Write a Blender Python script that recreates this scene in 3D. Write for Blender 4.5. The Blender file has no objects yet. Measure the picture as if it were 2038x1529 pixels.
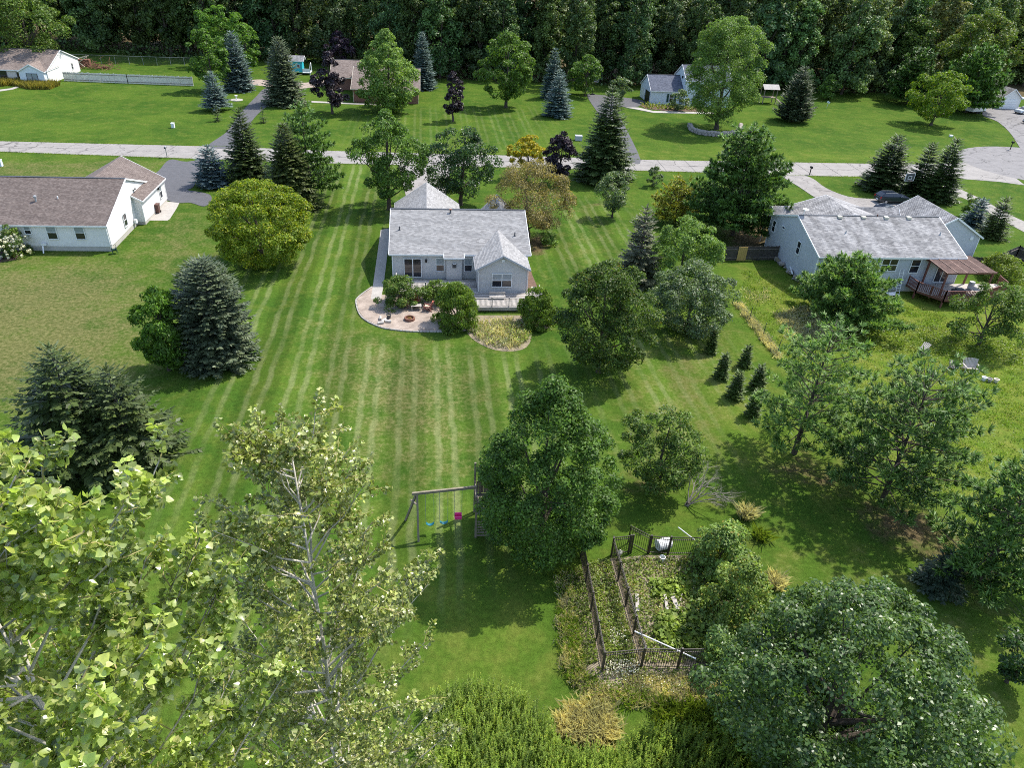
import bpy, bmesh, math, random
import numpy as np
from mathutils import Vector, Matrix
PI = math.pi
SC = bpy.context.scene
COL = SC.collection

# ------------------------------------------------------------------ camera, world, sun, exposure
W0, H0, F = 2038.0, 1529.0, 1446.0          # size of the photograph and focal length in its pixels
CAMH = 32.0                                 # the drone flies 32 m above the lawn
def _n(v):
    v = np.array(v, float); return v / np.linalg.norm(v)
_Y = _n((847 - 1019, -160 - 764.5, F))      # direction of the lot lines (world +Y) seen by the camera
_D = _n((890 - 1019, 3050 - 764.5, F)); _D = _n(_D - _Y * np.dot(_D, _Y))
RW = np.array([np.cross(_D, _Y), _Y, -_D])  # camera axes (right, down, forward) -> world
cam_data = bpy.data.cameras.new('camera')
cam_data.sensor_fit = 'HORIZONTAL'; cam_data.sensor_width = 36.0; cam_data.lens = F / W0 * 36.0
cam_data.clip_start = 0.2; cam_data.clip_end = 6000
cam = bpy.data.objects.new('camera', cam_data); COL.objects.link(cam)
M = Matrix.Identity(4)
for i in range(3):
    M[i][0] = RW[i, 0]; M[i][1] = -RW[i, 1]; M[i][2] = -RW[i, 2]
M[2][3] = CAMH
cam.matrix_world = M
SC.camera = cam

SUN = Vector((0.595, 0.36, 1.0)).normalized()   # towards the sun, read from the house's shadow
world = bpy.data.worlds.new('World'); SC.world = world; world.use_nodes = True
nt = world.node_tree; nt.nodes.clear()
sky = nt.nodes.new('ShaderNodeTexSky'); sky.sky_type = 'NISHITA'; sky.sun_disc = False
sky.sun_elevation = math.asin(SUN.z); sky.sun_rotation = math.atan2(SUN.x, SUN.y)
sky.air_density = 1.0; sky.dust_density = 1.4; sky.ozone_density = 1.0
bg = nt.nodes.new('ShaderNodeBackground'); bg.inputs['Strength'].default_value = 0.15
wo = nt.nodes.new('ShaderNodeOutputWorld')
nt.links.new(sky.outputs[0], bg.inputs[0]); nt.links.new(bg.outputs[0], wo.inputs[0])
sl = bpy.data.lights.new('sun', 'SUN'); sl.energy = 2.9; sl.angle = math.radians(0.53); sl.color = (1.0, 0.955, 0.88)
so = bpy.data.objects.new('sun', sl); COL.objects.link(so)
so.rotation_euler = SUN.to_track_quat('Z', 'Y').to_euler(); so.location = (60, 40, 120)
SC.view_settings.view_transform = 'Standard'; SC.view_settings.look = 'None'
SC.view_settings.gamma = 1.0; SC.view_settings.use_curve_mapping = False
SC.view_settings.exposure = 1.12
SC.cycles.max_bounces = 6; SC.cycles.diffuse_bounces = 3; SC.cycles.glossy_bounces = 2
SC.cycles.transmission_bounces = 4; SC.cycles.transparent_max_bounces = 6
SC.cycles.use_denoising = False; SC.cycles.filter_width = 1.0; SC.cycles.sample_clamp_indirect = 4.0

# ------------------------------------------------------------------ surveying: a photo pixel and a height -> a place
def ray(u, v):
    return RW @ np.array([(u - 1019) / F, (v - 764.5) / F, 1.0])
def G(u, v, z=0.0):
    d = ray(u, v); t = (z - CAMH) / d[2]
    return float(d[0] * t), float(d[1] * t)
def P(x, y, z):
    c = RW.T @ np.array([x, y, z - CAMH]); return 1019 + F * c[0] / c[2], 764.5 + F * c[1] / c[2], c[2]
def Zat(v, x, y):
    lo, hi = -2.0, 31.5
    for _ in range(40):
        m = (lo + hi) / 2
        if P(x, y, m)[1] > v: lo = m
        else: hi = m
    return lo

# ------------------------------------------------------------------ materials
def newmat(name):
    m = bpy.data.materials.new(name); m.use_nodes = True
    n = m.node_tree; n.nodes.clear(); return m, n
def N(nt, t, **kw):
    n = nt.nodes.new(t)
    for k, v in kw.items(): setattr(n, k, v)
    return n
def ramp(nt, stops):
    r = N(nt, 'ShaderNodeValToRGB'); e = r.color_ramp.elements
    while len(e) < len(stops): e.new(0.5)
    for i, (p, c) in enumerate(stops):
        e[i].position = p; e[i].color = (*c, 1) if len(c) == 3 else c
    return r
def c3(c): return (c[0], c[1], c[2], 1)
def mulc(c, k): return tuple(min(1, x * k) for x in c)
def surf(name, col, rough=0.8, var=0.15, scale=4.0, bump=0.0, bscale=30.0, metal=0.0, spec=0.4, col2=None, fine=0.0):
    """plain weathered surface: base colour broken by two noises, optional fine relief"""
    m, nt = newmat(name); L = nt.links
    tc = N(nt, 'ShaderNodeTexCoord')
    n1 = N(nt, 'ShaderNodeTexNoise'); n1.inputs['Scale'].default_value = scale; n1.inputs['Detail'].default_value = 6; n1.inputs['Roughness'].default_value = 0.65
    L.new(tc.outputs['Object'], n1.inputs['Vector'])
    r = ramp(nt, [(0.3, mulc(col, 1 - var)), (0.7, mulc(col2 or col, 1 + var))])
    L.new(n1.outputs['Fac'], r.inputs[0])
    out = r.outputs[0]
    if fine:
        n3 = N(nt, 'ShaderNodeTexNoise'); n3.inputs['Scale'].default_value = bscale; n3.inputs['Detail'].default_value = 3
        L.new(tc.outputs['Object'], n3.inputs['Vector'])
        r3 = ramp(nt, [(0.3, (1 - fine,) * 3), (0.7, (1 + fine,) * 3)]); L.new(n3.outputs['Fac'], r3.inputs[0])
        mx = N(nt, 'ShaderNodeMix', data_type='RGBA', blend_type='MULTIPLY'); mx.inputs[0].default_value = 1
        L.new(out, mx.inputs[6]); L.new(r3.outputs[0], mx.inputs[7]); out = mx.outputs[2]
    b = N(nt, 'ShaderNodeBsdfPrincipled'); b.inputs['Roughness'].default_value = rough
    b.inputs['Metallic'].default_value = metal; b.inputs['Specular IOR Level'].default_value = spec
    L.new(out, b.inputs['Base Color'])
    if bump:
        n2 = N(nt, 'ShaderNodeTexNoise'); n2.inputs['Scale'].default_value = bscale; n2.inputs['Detail'].default_value = 4
        L.new(tc.outputs['Object'], n2.inputs['Vector'])
        bp = N(nt, 'ShaderNodeBump'); bp.inputs['Strength'].default_value = bump; bp.inputs['Distance'].default_value = 0.02
        L.new(n2.outputs['Fac'], bp.inputs['Height']); L.new(bp.outputs[0], b.inputs['Normal'])
    o = N(nt, 'ShaderNodeOutputMaterial'); L.new(b.outputs[0], o.inputs[0])
    return m
def leafmat(name, col, var=0.4, yellow=None, ymix=0.15, trans=0.38, rough=0.5, spec=0.3, cscale=0.9, warm=True):
    """foliage: every leaf its own shade, whole boughs a little different, thin enough for light to pass"""
    m, nt = newmat(name); L = nt.links
    geo = N(nt, 'ShaderNodeNewGeometry'); tc = N(nt, 'ShaderNodeTexCoord'); oi = N(nt, 'ShaderNodeObjectInfo')
    col = (col[0] * 1.55, col[1] * 1.42, col[2] * 1.15) if warm else mulc(col, 1.15)
    yel = yellow or mulc(col, 1.5)
    r = ramp(nt, [(0.0, mulc(col, 1 - var)), (0.55, col), (1 - ymix, mulc(col, 1 + var * 0.8)), (1.0, yel)])
    L.new(geo.outputs['Random Per Island'], r.inputs[0])
    nz = N(nt, 'ShaderNodeTexNoise'); nz.inputs['Scale'].default_value = cscale; nz.inputs['Detail'].default_value = 3
    L.new(tc.outputs['Object'], nz.inputs['Vector'])
    r2 = ramp(nt, [(0.32, (0.62, 0.66, 0.7)), (0.68, (1.3, 1.25, 1.1))]); L.new(nz.outputs['Fac'], r2.inputs[0])
    mx = N(nt, 'ShaderNodeMix', data_type='RGBA', blend_type='MULTIPLY'); mx.inputs[0].default_value = 1
    L.new(r.outputs[0], mx.inputs[6]); L.new(r2.outputs[0], mx.inputs[7])
    mo = N(nt, 'ShaderNodeMix', data_type='RGBA', blend_type='MULTIPLY'); mo.inputs[0].default_value = 1
    L.new(mx.outputs[2], mo.inputs[6]); L.new(oi.outputs['Color'], mo.inputs[7])
    b = N(nt, 'ShaderNodeBsdfPrincipled'); b.inputs['Roughness'].default_value = rough; b.inputs['Specular IOR Level'].default_value = spec
    t = N(nt, 'ShaderNodeBsdfTranslucent')
    L.new(mo.outputs[2], b.inputs['Base Color'])
    mt = N(nt, 'ShaderNodeMix', data_type='RGBA', blend_type='MULTIPLY'); mt.inputs[0].default_value = 1
    mt.inputs[7].default_value = (1.25, 1.3, 0.6, 1); L.new(mo.outputs[2], mt.inputs[6]); L.new(mt.outputs[2], t.inputs[0])
    ms = N(nt, 'ShaderNodeMixShader'); ms.inputs[0].default_value = trans
    L.new(b.outputs[0], ms.inputs[1]); L.new(t.outputs[0], ms.inputs[2])
    o = N(nt, 'ShaderNodeOutputMaterial'); L.new(ms.outputs[0], o.inputs[0])
    return m
def shingle(name, a, b, c, tab=0.33, course=0.145, blotch=0.2):
    """asphalt shingles: UV is in metres on the slope; tabs differ in tone, joints darker"""
    m, nt = newmat(name); L = nt.links
    uv = N(nt, 'ShaderNodeUVMap')
    br = N(nt, 'ShaderNodeTexBrick'); br.offset = 0.5; br.inputs['Scale'].default_value = 1.0
    br.inputs['Brick Width'].default_value = tab; br.inputs['Row Height'].default_value = course
    br.inputs['Mortar Size'].default_value = 0.006; br.inputs['Mortar Smooth'].default_value = 0.3; br.inputs['Bias'].default_value = 0.0
    br.inputs['Color1'].default_value = (0, 0, 0, 1); br.inputs['Color2'].default_value = (1, 1, 1, 1); br.inputs['Mortar'].default_value = (0.1, 0.1, 0.1, 1)
    L.new(uv.outputs[0], br.inputs['Vector'])
    r = ramp(nt, [(0.0, a), (0.5, b), (1.0, c)]); L.new(br.outputs['Color'], r.inputs[0])
    nz = N(nt, 'ShaderNodeTexNoise'); nz.inputs['Scale'].default_value = 0.5; nz.inputs['Detail'].default_value = 5; nz.inputs['Roughness'].default_value = 0.6
    L.new(uv.outputs[0], nz.inputs['Vector'])
    mp = N(nt, 'ShaderNodeMapping'); mp.inputs['Scale'].default_value = (1.2, 0.12, 1); L.new(uv.outputs[0], mp.inputs[0])
    ns = N(nt, 'ShaderNodeTexNoise'); ns.inputs['Scale'].default_value = 1.0; ns.inputs['Detail'].default_value = 3; L.new(mp.outputs[0], ns.inputs['Vector'])
    ad = N(nt, 'ShaderNodeMath', operation='ADD'); L.new(nz.outputs['Fac'], ad.inputs[0]); L.new(ns.outputs['Fac'], ad.inputs[1])
    r2 = ramp(nt, [(0.38, (1 - blotch,) * 3), (0.62, (1 + blotch,) * 3)])
    hf = N(nt, 'ShaderNodeMath', operation='MULTIPLY'); hf.inputs[1].default_value = 0.5; L.new(ad.outputs[0], hf.inputs[0]); L.new(hf.outputs[0], r2.inputs[0])
    mx = N(nt, 'ShaderNodeMix', data_type='RGBA', blend_type='MULTIPLY'); mx.inputs[0].default_value = 1
    L.new(r.outputs[0], mx.inputs[6]); L.new(r2.outputs[0], mx.inputs[7])
    b_ = N(nt, 'ShaderNodeBsdfPrincipled'); b_.inputs['Roughness'].default_value = 0.9; b_.inputs['Specular IOR Level'].default_value = 0.25
    L.new(mx.outputs[2], b_.inputs['Base Color'])
    g = N(nt, 'ShaderNodeTexNoise'); g.inputs['Scale'].default_value = 60; L.new(uv.outputs[0], g.inputs['Vector'])
    bp = N(nt, 'ShaderNodeBump'); bp.inputs['Strength'].default_value = 0.35; bp.inputs['Distance'].default_value = 0.01
    L.new(g.outputs['Fac'], bp.inputs['Height']); L.new(bp.outputs[0], b_.inputs['Normal'])
    o = N(nt, 'ShaderNodeOutputMaterial'); L.new(b_.outputs[0], o.inputs[0])
    return m
def crack(m, sc=.22, width=.012, dark=.35):
    nt = m.node_tree; L = nt.links; b = [n for n in nt.nodes if n.type == 'BSDF_PRINCIPLED'][0]; src = b.inputs['Base Color'].links[0].from_socket
    tc = N(nt, 'ShaderNodeTexCoord'); nz = N(nt, 'ShaderNodeTexNoise'); nz.inputs['Scale'].default_value = .6; nz.inputs['Detail'].default_value = 5; L.new(tc.outputs['Object'], nz.inputs['Vector'])
    mx = N(nt, 'ShaderNodeMix', data_type='RGBA'); mx.inputs[0].default_value = .45; L.new(tc.outputs['Object'], mx.inputs[6]); L.new(nz.outputs['Color'], mx.inputs[7])
    va = N(nt, 'ShaderNodeVectorMath', operation='MULTIPLY_ADD'); va.inputs[1].default_value = (3, 3, 0); L.new(nz.outputs['Color'], va.inputs[0]); L.new(tc.outputs['Object'], va.inputs[2])
    vo = N(nt, 'ShaderNodeTexVoronoi', feature='DISTANCE_TO_EDGE'); vo.inputs['Scale'].default_value = sc; L.new(va.outputs[0], vo.inputs['Vector'])
    r = ramp(nt, [(0.0, (dark,) * 3), (width, (1, 1, 1))]); L.new(vo.outputs['Distance'], r.inputs[0])
    mu = N(nt, 'ShaderNodeMix', data_type='RGBA', blend_type='MULTIPLY'); mu.inputs[0].default_value = 1; L.new(src, mu.inputs[6]); L.new(r.outputs[0], mu.inputs[7]); L.new(mu.outputs[2], b.inputs['Base Color'])
MT = {}
def mats():
    MT['siding_grey'] = surf('grey_vinyl_siding', (0.53, 0.51, 0.49), 0.55, 0.05, 2)
    MT['siding_white'] = surf('white_vinyl_siding', (0.74, 0.715, 0.68), 0.5, 0.04, 2)
    MT['siding_blue'] = surf('blue_vinyl_siding', (0.46, 0.475, 0.50), 0.55, 0.08, 1.5)
    MT['siding_pale'] = surf('pale_siding', (0.62, 0.68, 0.72), 0.55, 0.05, 2)
    MT['siding_tan'] = surf('tan_siding', (0.58, 0.54, 0.50), 0.6, 0.05, 2)
    MT['white'] = surf('white_paint', (0.78, 0.78, 0.77), 0.45, 0.04, 3)
    MT['cream'] = surf('cream_trim', (0.66, 0.60, 0.47), 0.5, 0.05, 3)
    MT['greytrim'] = surf('grey_trim', (0.42, 0.43, 0.46), 0.5, 0.05, 3)
    MT['glass'] = surf('window_glass', (0.018, 0.02, 0.026), 0.08, 0.5, 1.3, spec=0.8)
    MT['blind'] = surf('glass_over_blinds', (0.26, 0.30, 0.32), 0.12, 0.12, 2, spec=0.7)
    MT['concrete'] = surf('concrete', (0.36, 0.335, 0.30), 0.9, 0.12, 1.2, 0.15, 25, fine=0.12)
    MT['foundation'] = surf('foundation_concrete', (0.45, 0.42, 0.37), 0.9, 0.1, 2)
    MT['road'] = surf('old_concrete_road', (0.255, 0.236, 0.215), 0.9, 0.14, 0.6, 0.2, 20, fine=0.16)
    MT['bronze'] = surf('weathered_bronze_metal', (0.040, 0.032, 0.024), 0.5, 0.4, 5, spec=0.5)
    MT['tar'] = surf('tar_joint', (0.10, 0.095, 0.09), 0.8, 0.2, 3)
    MT['asphalt'] = surf('dark_asphalt', (0.090, 0.089, 0.094), 0.85, 0.16, 1.5, 0.2, 40, fine=0.2)
    MT['old_asphalt'] = surf('grey_asphalt', (0.19, 0.18, 0.175), 0.9, 0.16, 0.7, 0.2, 30, fine=0.2)
    MT['old_drive'] = surf('weathered_drive', (0.25, 0.23, 0.21), 0.9, 0.18, 0.7, 0.2, 30, fine=0.2)
    MT['gravel'] = surf('gravel', (0.27, 0.25, 0.22), 0.95, 0.25, 2, 0.4, 40, fine=0.3)
    MT['sand'] = surf('sandy_patio', (0.27, 0.21, 0.165), 0.95, 0.25, 1.1, 0.4, 26, col2=(0.33, 0.27, 0.22), fine=0.22)
    MT['mulch'] = surf('mulch', (0.13, 0.08, 0.055), 0.95, 0.35, 3, 0.6, 30, fine=0.35)
    MT['soil'] = surf('dry_soil', (0.23, 0.19, 0.125), 0.95, 0.3, 2, 0.6, 25, fine=0.35)
    MT['deckwood'] = surf('grey_deck_wood', (0.40, 0.37, 0.335), 0.85, 0.25, 1.6, 0.2, 30, fine=0.2)
    MT['deckdark'] = surf('dark_deck_wood', (0.10, 0.09, 0.085), 0.8, 0.4, 2)  # plain dark wood tone for the strips under the deck skirt
    MT['oldwood'] = surf('weathered_wood', (0.20, 0.165, 0.13), 0.9, 0.3, 3, 0.3, 30, fine=0.25)
    MT['fencewood'] = surf('grey_fence_wood', (0.64, 0.60, 0.54), 0.9, 0.25, 3, 0.3, 30, fine=0.25)
    MT['fencewood2'] = surf('old_beam_wood', (0.23, 0.195, 0.14), 0.9, 0.25, 3, 0.3, 30, fine=0.25)
    MT['fencedark'] = surf('dark_fence_wood', (0.085, 0.07, 0.06), 0.9, 0.35, 3, 0.3, 30, fine=0.3)
    MT['newwood'] = surf('new_pine_board', (0.55, 0.36, 0.12), 0.8, 0.12, 3)
    MT['redwood'] = surf('red_stained_wood', (0.17, 0.065, 0.05), 0.7, 0.25, 3, 0.2, 30)
    MT['redroof'] = surf('weathered_red_panel', (0.20, 0.125, 0.095), 0.75, 0.35, 2.5, 0.2, 20, fine=0.25)
    MT['greywood'] = surf('silvered_wood', (0.42, 0.38, 0.34), 0.9, 0.2, 4)
    MT['black'] = surf('black_metal', (0.012, 0.012, 0.013), 0.5, 0.2, 5, spec=0.3)
    MT['darkgrey'] = surf('dark_grey_metal', (0.06, 0.062, 0.068), 0.5, 0.2, 5)
    MT['galv'] = surf('galvanised_metal', (0.35, 0.36, 0.37), 0.5, 0.1, 5, metal=0.3)
    MT['pink'] = surf('pink_plastic', (0.75, 0.05, 0.25), 0.4, 0.05, 5)
    MT['teal'] = surf('teal_plastic', (0.012, 0.13, 0.17), 0.4, 0.1, 5)
    MT['tealpaint'] = surf('teal_paint', (0.03, 0.42, 0.50), 0.5, 0.1, 5)
    MT['brownplastic'] = surf('brown_plastic', (0.10, 0.045, 0.035), 0.5, 0.1, 5)
    MT['greenplastic'] = surf('dark_green_plastic', (0.01, 0.05, 0.035), 0.45, 0.2, 5)
    MT['brick'] = surf('red_brick', (0.26, 0.13, 0.095), 0.9, 0.25, 6, fine=0.3, bscale=14)
    MT['stone'] = surf('fieldstone', (0.33, 0.29, 0.26), 0.9, 0.3, 5, 0.5, 12)
    MT['rust'] = surf('rusty_steel', (0.19, 0.085, 0.055), 0.8, 0.3, 6)
    MT['ember'] = surf('burnt_wood', (0.22, 0.12, 0.03), 0.9, 0.5, 9)
    MT['cushion_red'] = surf('red_stripe_cushion', (0.50, 0.13, 0.085), 0.8, 0.15, 6)
    MT['cushion_peach'] = surf('peach_cushion', (0.68, 0.40, 0.29), 0.8, 0.1, 6)
    MT['birch'] = surf('log_bark', (0.50, 0.46, 0.41), 0.9, 0.3, 8)
    MT['bark'] = surf('bark', (0.075, 0.058, 0.045), 0.95, 0.3, 6, 0.5, 20)
    MT['palebark'] = surf('pale_poplar_bark', (0.47, 0.43, 0.36), 0.85, 0.25, 5, 0.3, 25)
    MT['deadbark'] = surf('dead_wood', (0.30, 0.26, 0.22), 0.9, 0.25, 6)
    MT['twig'] = surf('yellow_twig', (0.36, 0.31, 0.12), 0.8, 0.2, 6)
    MT['tyre'] = surf('rubber', (0.012, 0.012, 0.012), 0.8, 0.1, 5)
    MT['rim'] = surf('alloy', (0.45, 0.46, 0.48), 0.35, 0.05, 5, metal=0.7)
    MT['carblack'] = surf('blue_black_paint', (0.012, 0.018, 0.032), 0.15, 0.1, 2, spec=0.7)
    MT['carwhite'] = surf('white_car_paint', (0.62, 0.66, 0.70), 0.2, 0.03, 2, spec=0.6)
    MT['taillight'] = surf('red_lamp', (0.30, 0.012, 0.015), 0.2, 0.1, 5)
    MT['headlight'] = surf('clear_lamp', (0.55, 0.57, 0.6), 0.1, 0.05, 5)
    MT['shgrey'] = shingle('grey_shingles', (0.205, 0.20, 0.195), (0.27, 0.264, 0.256), (0.335, 0.328, 0.318), blotch=0.05)
    MT['shbrown'] = shingle('brown_shingles', (0.115, 0.09, 0.079), (0.15, 0.12, 0.105), (0.19, 0.155, 0.137), tab=0.22, blotch=0.1)
    MT['shtan'] = shingle('tan_shingles', (0.16, 0.122, 0.105), (0.22, 0.175, 0.15), (0.27, 0.22, 0.19), tab=0.3, blotch=0.12)
    MT['shold'] = shingle('mossy_grey_shingles', (0.17, 0.166, 0.166), (0.26, 0.254, 0.25), (0.33, 0.32, 0.31), blotch=0.34)
    MT['shblue'] = shingle('slate_shingles', (0.08, 0.09, 0.12), (0.12, 0.13, 0.165), (0.16, 0.17, 0.21), blotch=0.1)
mats()
crack(MT['road'], .16, .014); crack(MT['old_asphalt'], .2, .02); crack(MT['old_drive'], .3, .02, .5)

# ------------------------------------------------------------------ objects
def tag(o, label=None, cat=None, group=None, kind=None):
    if label: o['label'] = label
    if cat: o['category'] = cat
    if group: o['group'] = group
    if kind: o['kind'] = kind
    return o
def empty(name, loc, label=None, cat=None, group=None, rz=0.0):
    o = bpy.data.objects.new(name, None); COL.objects.link(o)
    o.location = loc; o.rotation_euler = (0, 0, rz); o.empty_display_size = 0.2
    return tag(o, label, cat, group)
def link(name, me, parent=None, loc=(0, 0, 0)):
    o = bpy.data.objects.new(name, me); COL.objects.link(o); o.location = loc
    if parent: o.parent = parent
    return o
def copy_tree(o, parent=None):
    c = o.copy(); COL.objects.link(c)
    if parent: c.parent = parent
    for ch in list(o.children): copy_tree(ch, c)
    return c
def mesh_np(name, V, Fq, mat=None, smooth=False):
    """V (n,3); Fq (m,k): one polygon size"""
    V = np.asarray(V, np.float32); Fq = np.asarray(Fq, np.int32)
    me = bpy.data.meshes.new(name); k = Fq.shape[1]
    me.vertices.add(len(V)); me.vertices.foreach_set('co', V.ravel())
    me.loops.add(Fq.size); me.loops.foreach_set('vertex_index', Fq.ravel())
    me.polygons.add(len(Fq)); me.polygons.foreach_set('loop_start', np.arange(0, Fq.size, k, dtype=np.int32))
    me.update(calc_edges=True)
    if smooth: me.polygons.foreach_set('use_smooth', np.ones(len(Fq), bool))
    if mat: me.materials.append(mat)
    return me
class MB:
    def __init__(s): s.v = []; s.f = []; s.uv = None
    def add(s, vs, fs):
        o = len(s.v); s.v += [tuple(map(float, v)) for v in vs]; s.f += [tuple(i + o for i in f) for f in fs]; return s
    def box(s, c, d, rz=0.0, rx=0.0, ry=0.0):
        """centre, full sizes"""
        R = Matrix.Rotation(rz, 3, 'Z') @ Matrix.Rotation(ry, 3, 'Y') @ Matrix.Rotation(rx, 3, 'X')
        vs = []
        for z in (-.5, .5):
            for x, y in ((-.5, -.5), (.5, -.5), (.5, .5), (-.5, .5)):
                vs.append(Vector(c) + R @ Vector((x * d[0], y * d[1], z * d[2])))
        return s.add(vs, [(3, 2, 1, 0), (4, 5, 6, 7), (0, 1, 5, 4), (1, 2, 6, 5), (2, 3, 7, 6), (3, 0, 4, 7)])
    def bx(s, a, b):
        return s.box([(p + q) / 2 for p, q in zip(a, b)], [abs(q - p) for p, q in zip(a, b)])
    def bar(s, p, q, w, h=None):
        """square bar from p to q"""
        p, q = Vector(p), Vector(q); h = h or w; d = (q - p).normalized()
        up = Vector((0, 0, 1)) if abs(d.z) < 0.95 else Vector((0, 1, 0))
        a = d.cross(up).normalized() * w / 2; b = a.cross(d).normalized() * h / 2
        vs = [e + i * a + j * b for e in (p, q) for i, j in ((-1, -1), (1, -1), (1, 1), (-1, 1))]
        return s.add(vs, [(3, 2, 1, 0), (4, 5, 6, 7), (0, 1, 5, 4), (1, 2, 6, 5), (2, 3, 7, 6), (3, 0, 4, 7)])
    def tube(s, pts, rads, n=6, cap=True):
        pts = [Vector(p) for p in pts]; o = len(s.v); ref = Vector((0.13, 0.31, 0.94)).normalized()
        for i, p in enumerate(pts):
            d = (pts[min(i + 1, len(pts) - 1)] - pts[max(i - 1, 0)]).normalized()
            a = d.cross(ref if abs(d.dot(ref)) < 0.95 else Vector((1, 0, 0))).normalized(); b = d.cross(a)
            for k in range(n):
                t = 2 * PI * k / n; s.v.append(tuple(p + (a * math.cos(t) + b * math.sin(t)) * rads[i]))
        for i in range(len(pts) - 1):
            for k in range(n):
                s.f.append((o + i * n + k, o + i * n + (k + 1) % n, o + (i + 1) * n + (k + 1) % n, o + (i + 1) * n + k))
        if cap:
            s.f.append(tuple(o + k for k in reversed(range(n)))); e = o + (len(pts) - 1) * n; s.f.append(tuple(e + k for k in range(n)))
        return s
    def lathe(s, c, prof, n=16):
        """prof = [(r, z)...] about the vertical through c"""
        o = len(s.v)
        for r, z in prof:
            for k in range(n):
                t = 2 * PI * k / n; s.v.append((c[0] + r * math.cos(t), c[1] + r * math.sin(t), c[2] + z))
        for i in range(len(prof) - 1):
            for k in range(n):
                s.f.append((o + i * n + k, o + i * n + (k + 1) % n, o + (i + 1) * n + (k + 1) % n, o + (i + 1) * n + k))
        s.f.append(tuple(o + k for k in reversed(range(n)))); e = o + (len(prof) - 1) * n; s.f.append(tuple(e + k for k in range(n)))
        return s
    def prism(s, poly, z0, z1):
        n = len(poly); A = sum(poly[i][0] * poly[(i + 1) % n][1] - poly[(i + 1) % n][0] * poly[i][1] for i in range(n))
        if A < 0: poly = poly[::-1]
        vs = [(x, y, z0) for x, y in poly] + [(x, y, z1) for x, y in poly]
        fs = [tuple(reversed(range(n))), tuple(range(n, 2 * n))] + [(i, (i + 1) % n, n + (i + 1) % n, n + i) for i in range(n)]
        return s.add(vs, fs)
    def build(s, name, mat, parent=None, world=False, bevel=0.0, smooth=False):
        off = Vector(parent.location) if (parent and world) else Vector((0, 0, 0))
        if parent and world and parent.parent: off = off + Vector(parent.parent.location)
        me = bpy.data.meshes.new(name)
        me.from_pydata([(v[0] - off.x, v[1] - off.y, v[2] - off.z) for v in s.v], [], s.f)
        if s.uv is not None:
            ul = me.uv_layers.new(name='UVMap'); ul.data.foreach_set('uv', np.array(s.uv, np.float32).ravel())
        if bevel:
            bm = bmesh.new(); bm.from_mesh(me)
            bmesh.ops.bevel(bm, geom=bm.edges[:], offset=bevel, segments=2, affect='EDGES', profile=0.6); bm.to_mesh(me); bm.free()
        me.update()
        if smooth: me.polygons.foreach_set('use_smooth', np.ones(len(me.polygons), bool))
        me.materials.append(MT[mat] if isinstance(mat, str) else mat)
        return link(name, me, parent)
def spline(pts, n=6, closed=False):
    """Catmull-Rom through 2-D points"""
    out = []; m = len(pts)
    for i in range(m if closed else m - 1):
        p = [np.array(pts[(i + k) % m] if closed else pts[min(max(i + k, 0), m - 1)], float) for k in (-1, 0, 1, 2)]
        for j in range(n):
            t = j / n
            out.append(tuple(0.5 * (2 * p[1] + (p[2] - p[0]) * t + (2 * p[0] - 5 * p[1] + 4 * p[2] - p[3]) * t * t + (3 * p[1] - p[0] - 3 * p[2] + p[3]) * t ** 3)))
    if not closed: out.append(tuple(map(float, pts[-1])))
    return out
def gp(pts): return [G(*p) for p in pts]
def inside(poly, X, Y):
    poly = np.array(poly); r = np.zeros(X.shape, bool); n = len(poly)
    for i in range(n):
        x1, y1 = poly[i]; x2, y2 = poly[(i + 1) % n]
        c = ((y1 > Y) != (y2 > Y)) & (X < (x2 - x1) * (Y - y1) / ((y2 - y1) + 1e-12) + x1); r ^= c
    return r
def sheet(name, poly, z0, z1, mat, kind='structure', parent=None):
    mb = MB().prism(poly, z0, z1); o = mb.build(name, mat, parent); 
    if kind: o['kind'] = kind
    return o

# ------------------------------------------------------------------ plants
def unit(a): return a / (np.linalg.norm(a, axis=-1, keepdims=True) + 1e-9)
def perp(n, rng):
    r = rng.normal(size=n.shape); t = r - n * np.sum(r * n, axis=1, keepdims=True); return unit(t)
def leaf_quads(C, Nn, L, Wd, rng, T=None, fold=0.18):
    """one folded diamond per leaf, each an island of its own"""
    n = len(C); Nn = unit(Nn); T = perp(Nn, rng) if T is None else unit(T)
    B = unit(np.cross(Nn, T)); L = np.broadcast_to(np.asarray(L, float), (n,))[:, None]; Wd = np.broadcast_to(np.asarray(Wd, float), (n,))[:, None]
    V = np.empty((n, 4, 3)); V[:, 0] = C - T * L * .5; V[:, 2] = C + T * L * .5
    V[:, 1] = C + B * Wd * .5 + Nn * L * fold; V[:, 3] = C - B * Wd * .5 + Nn * L * fold
    return V.reshape(-1, 3)
def quads_mesh(name, V, mat):
    return mesh_np(name, V, np.arange(len(V)).reshape(-1, 4), mat)
PROF = {
    'round': lambda t: np.sqrt(np.clip(1 - (2 * t - 1) ** 2, 0, 1)),
    'egg': lambda t: np.sin(PI * np.clip(t, 0, 1) ** 0.62) ** 0.75,
    'oval': lambda t: np.clip(1 - np.abs(2 * t - 1) ** 2.6, 0, 1) ** 0.55,
    'ovate': lambda t: np.clip(np.sin(PI * np.clip(t * .95 + .05, 0, 1) ** 0.72), 0, 1) ** 0.62,
    'dome': lambda t: np.clip(1 - t ** 2.4, 0, 1) ** 0.55,
    'vase': lambda t: np.clip(np.sin(PI * np.clip(t, 0, 1) ** 1.5), 0, 1) ** 0.6,
    'spread': lambda t: np.clip(np.sin(PI * np.clip(t * .92 + .08, 0, 1) ** 0.85), 0, 1) ** 0.5,
}
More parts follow.
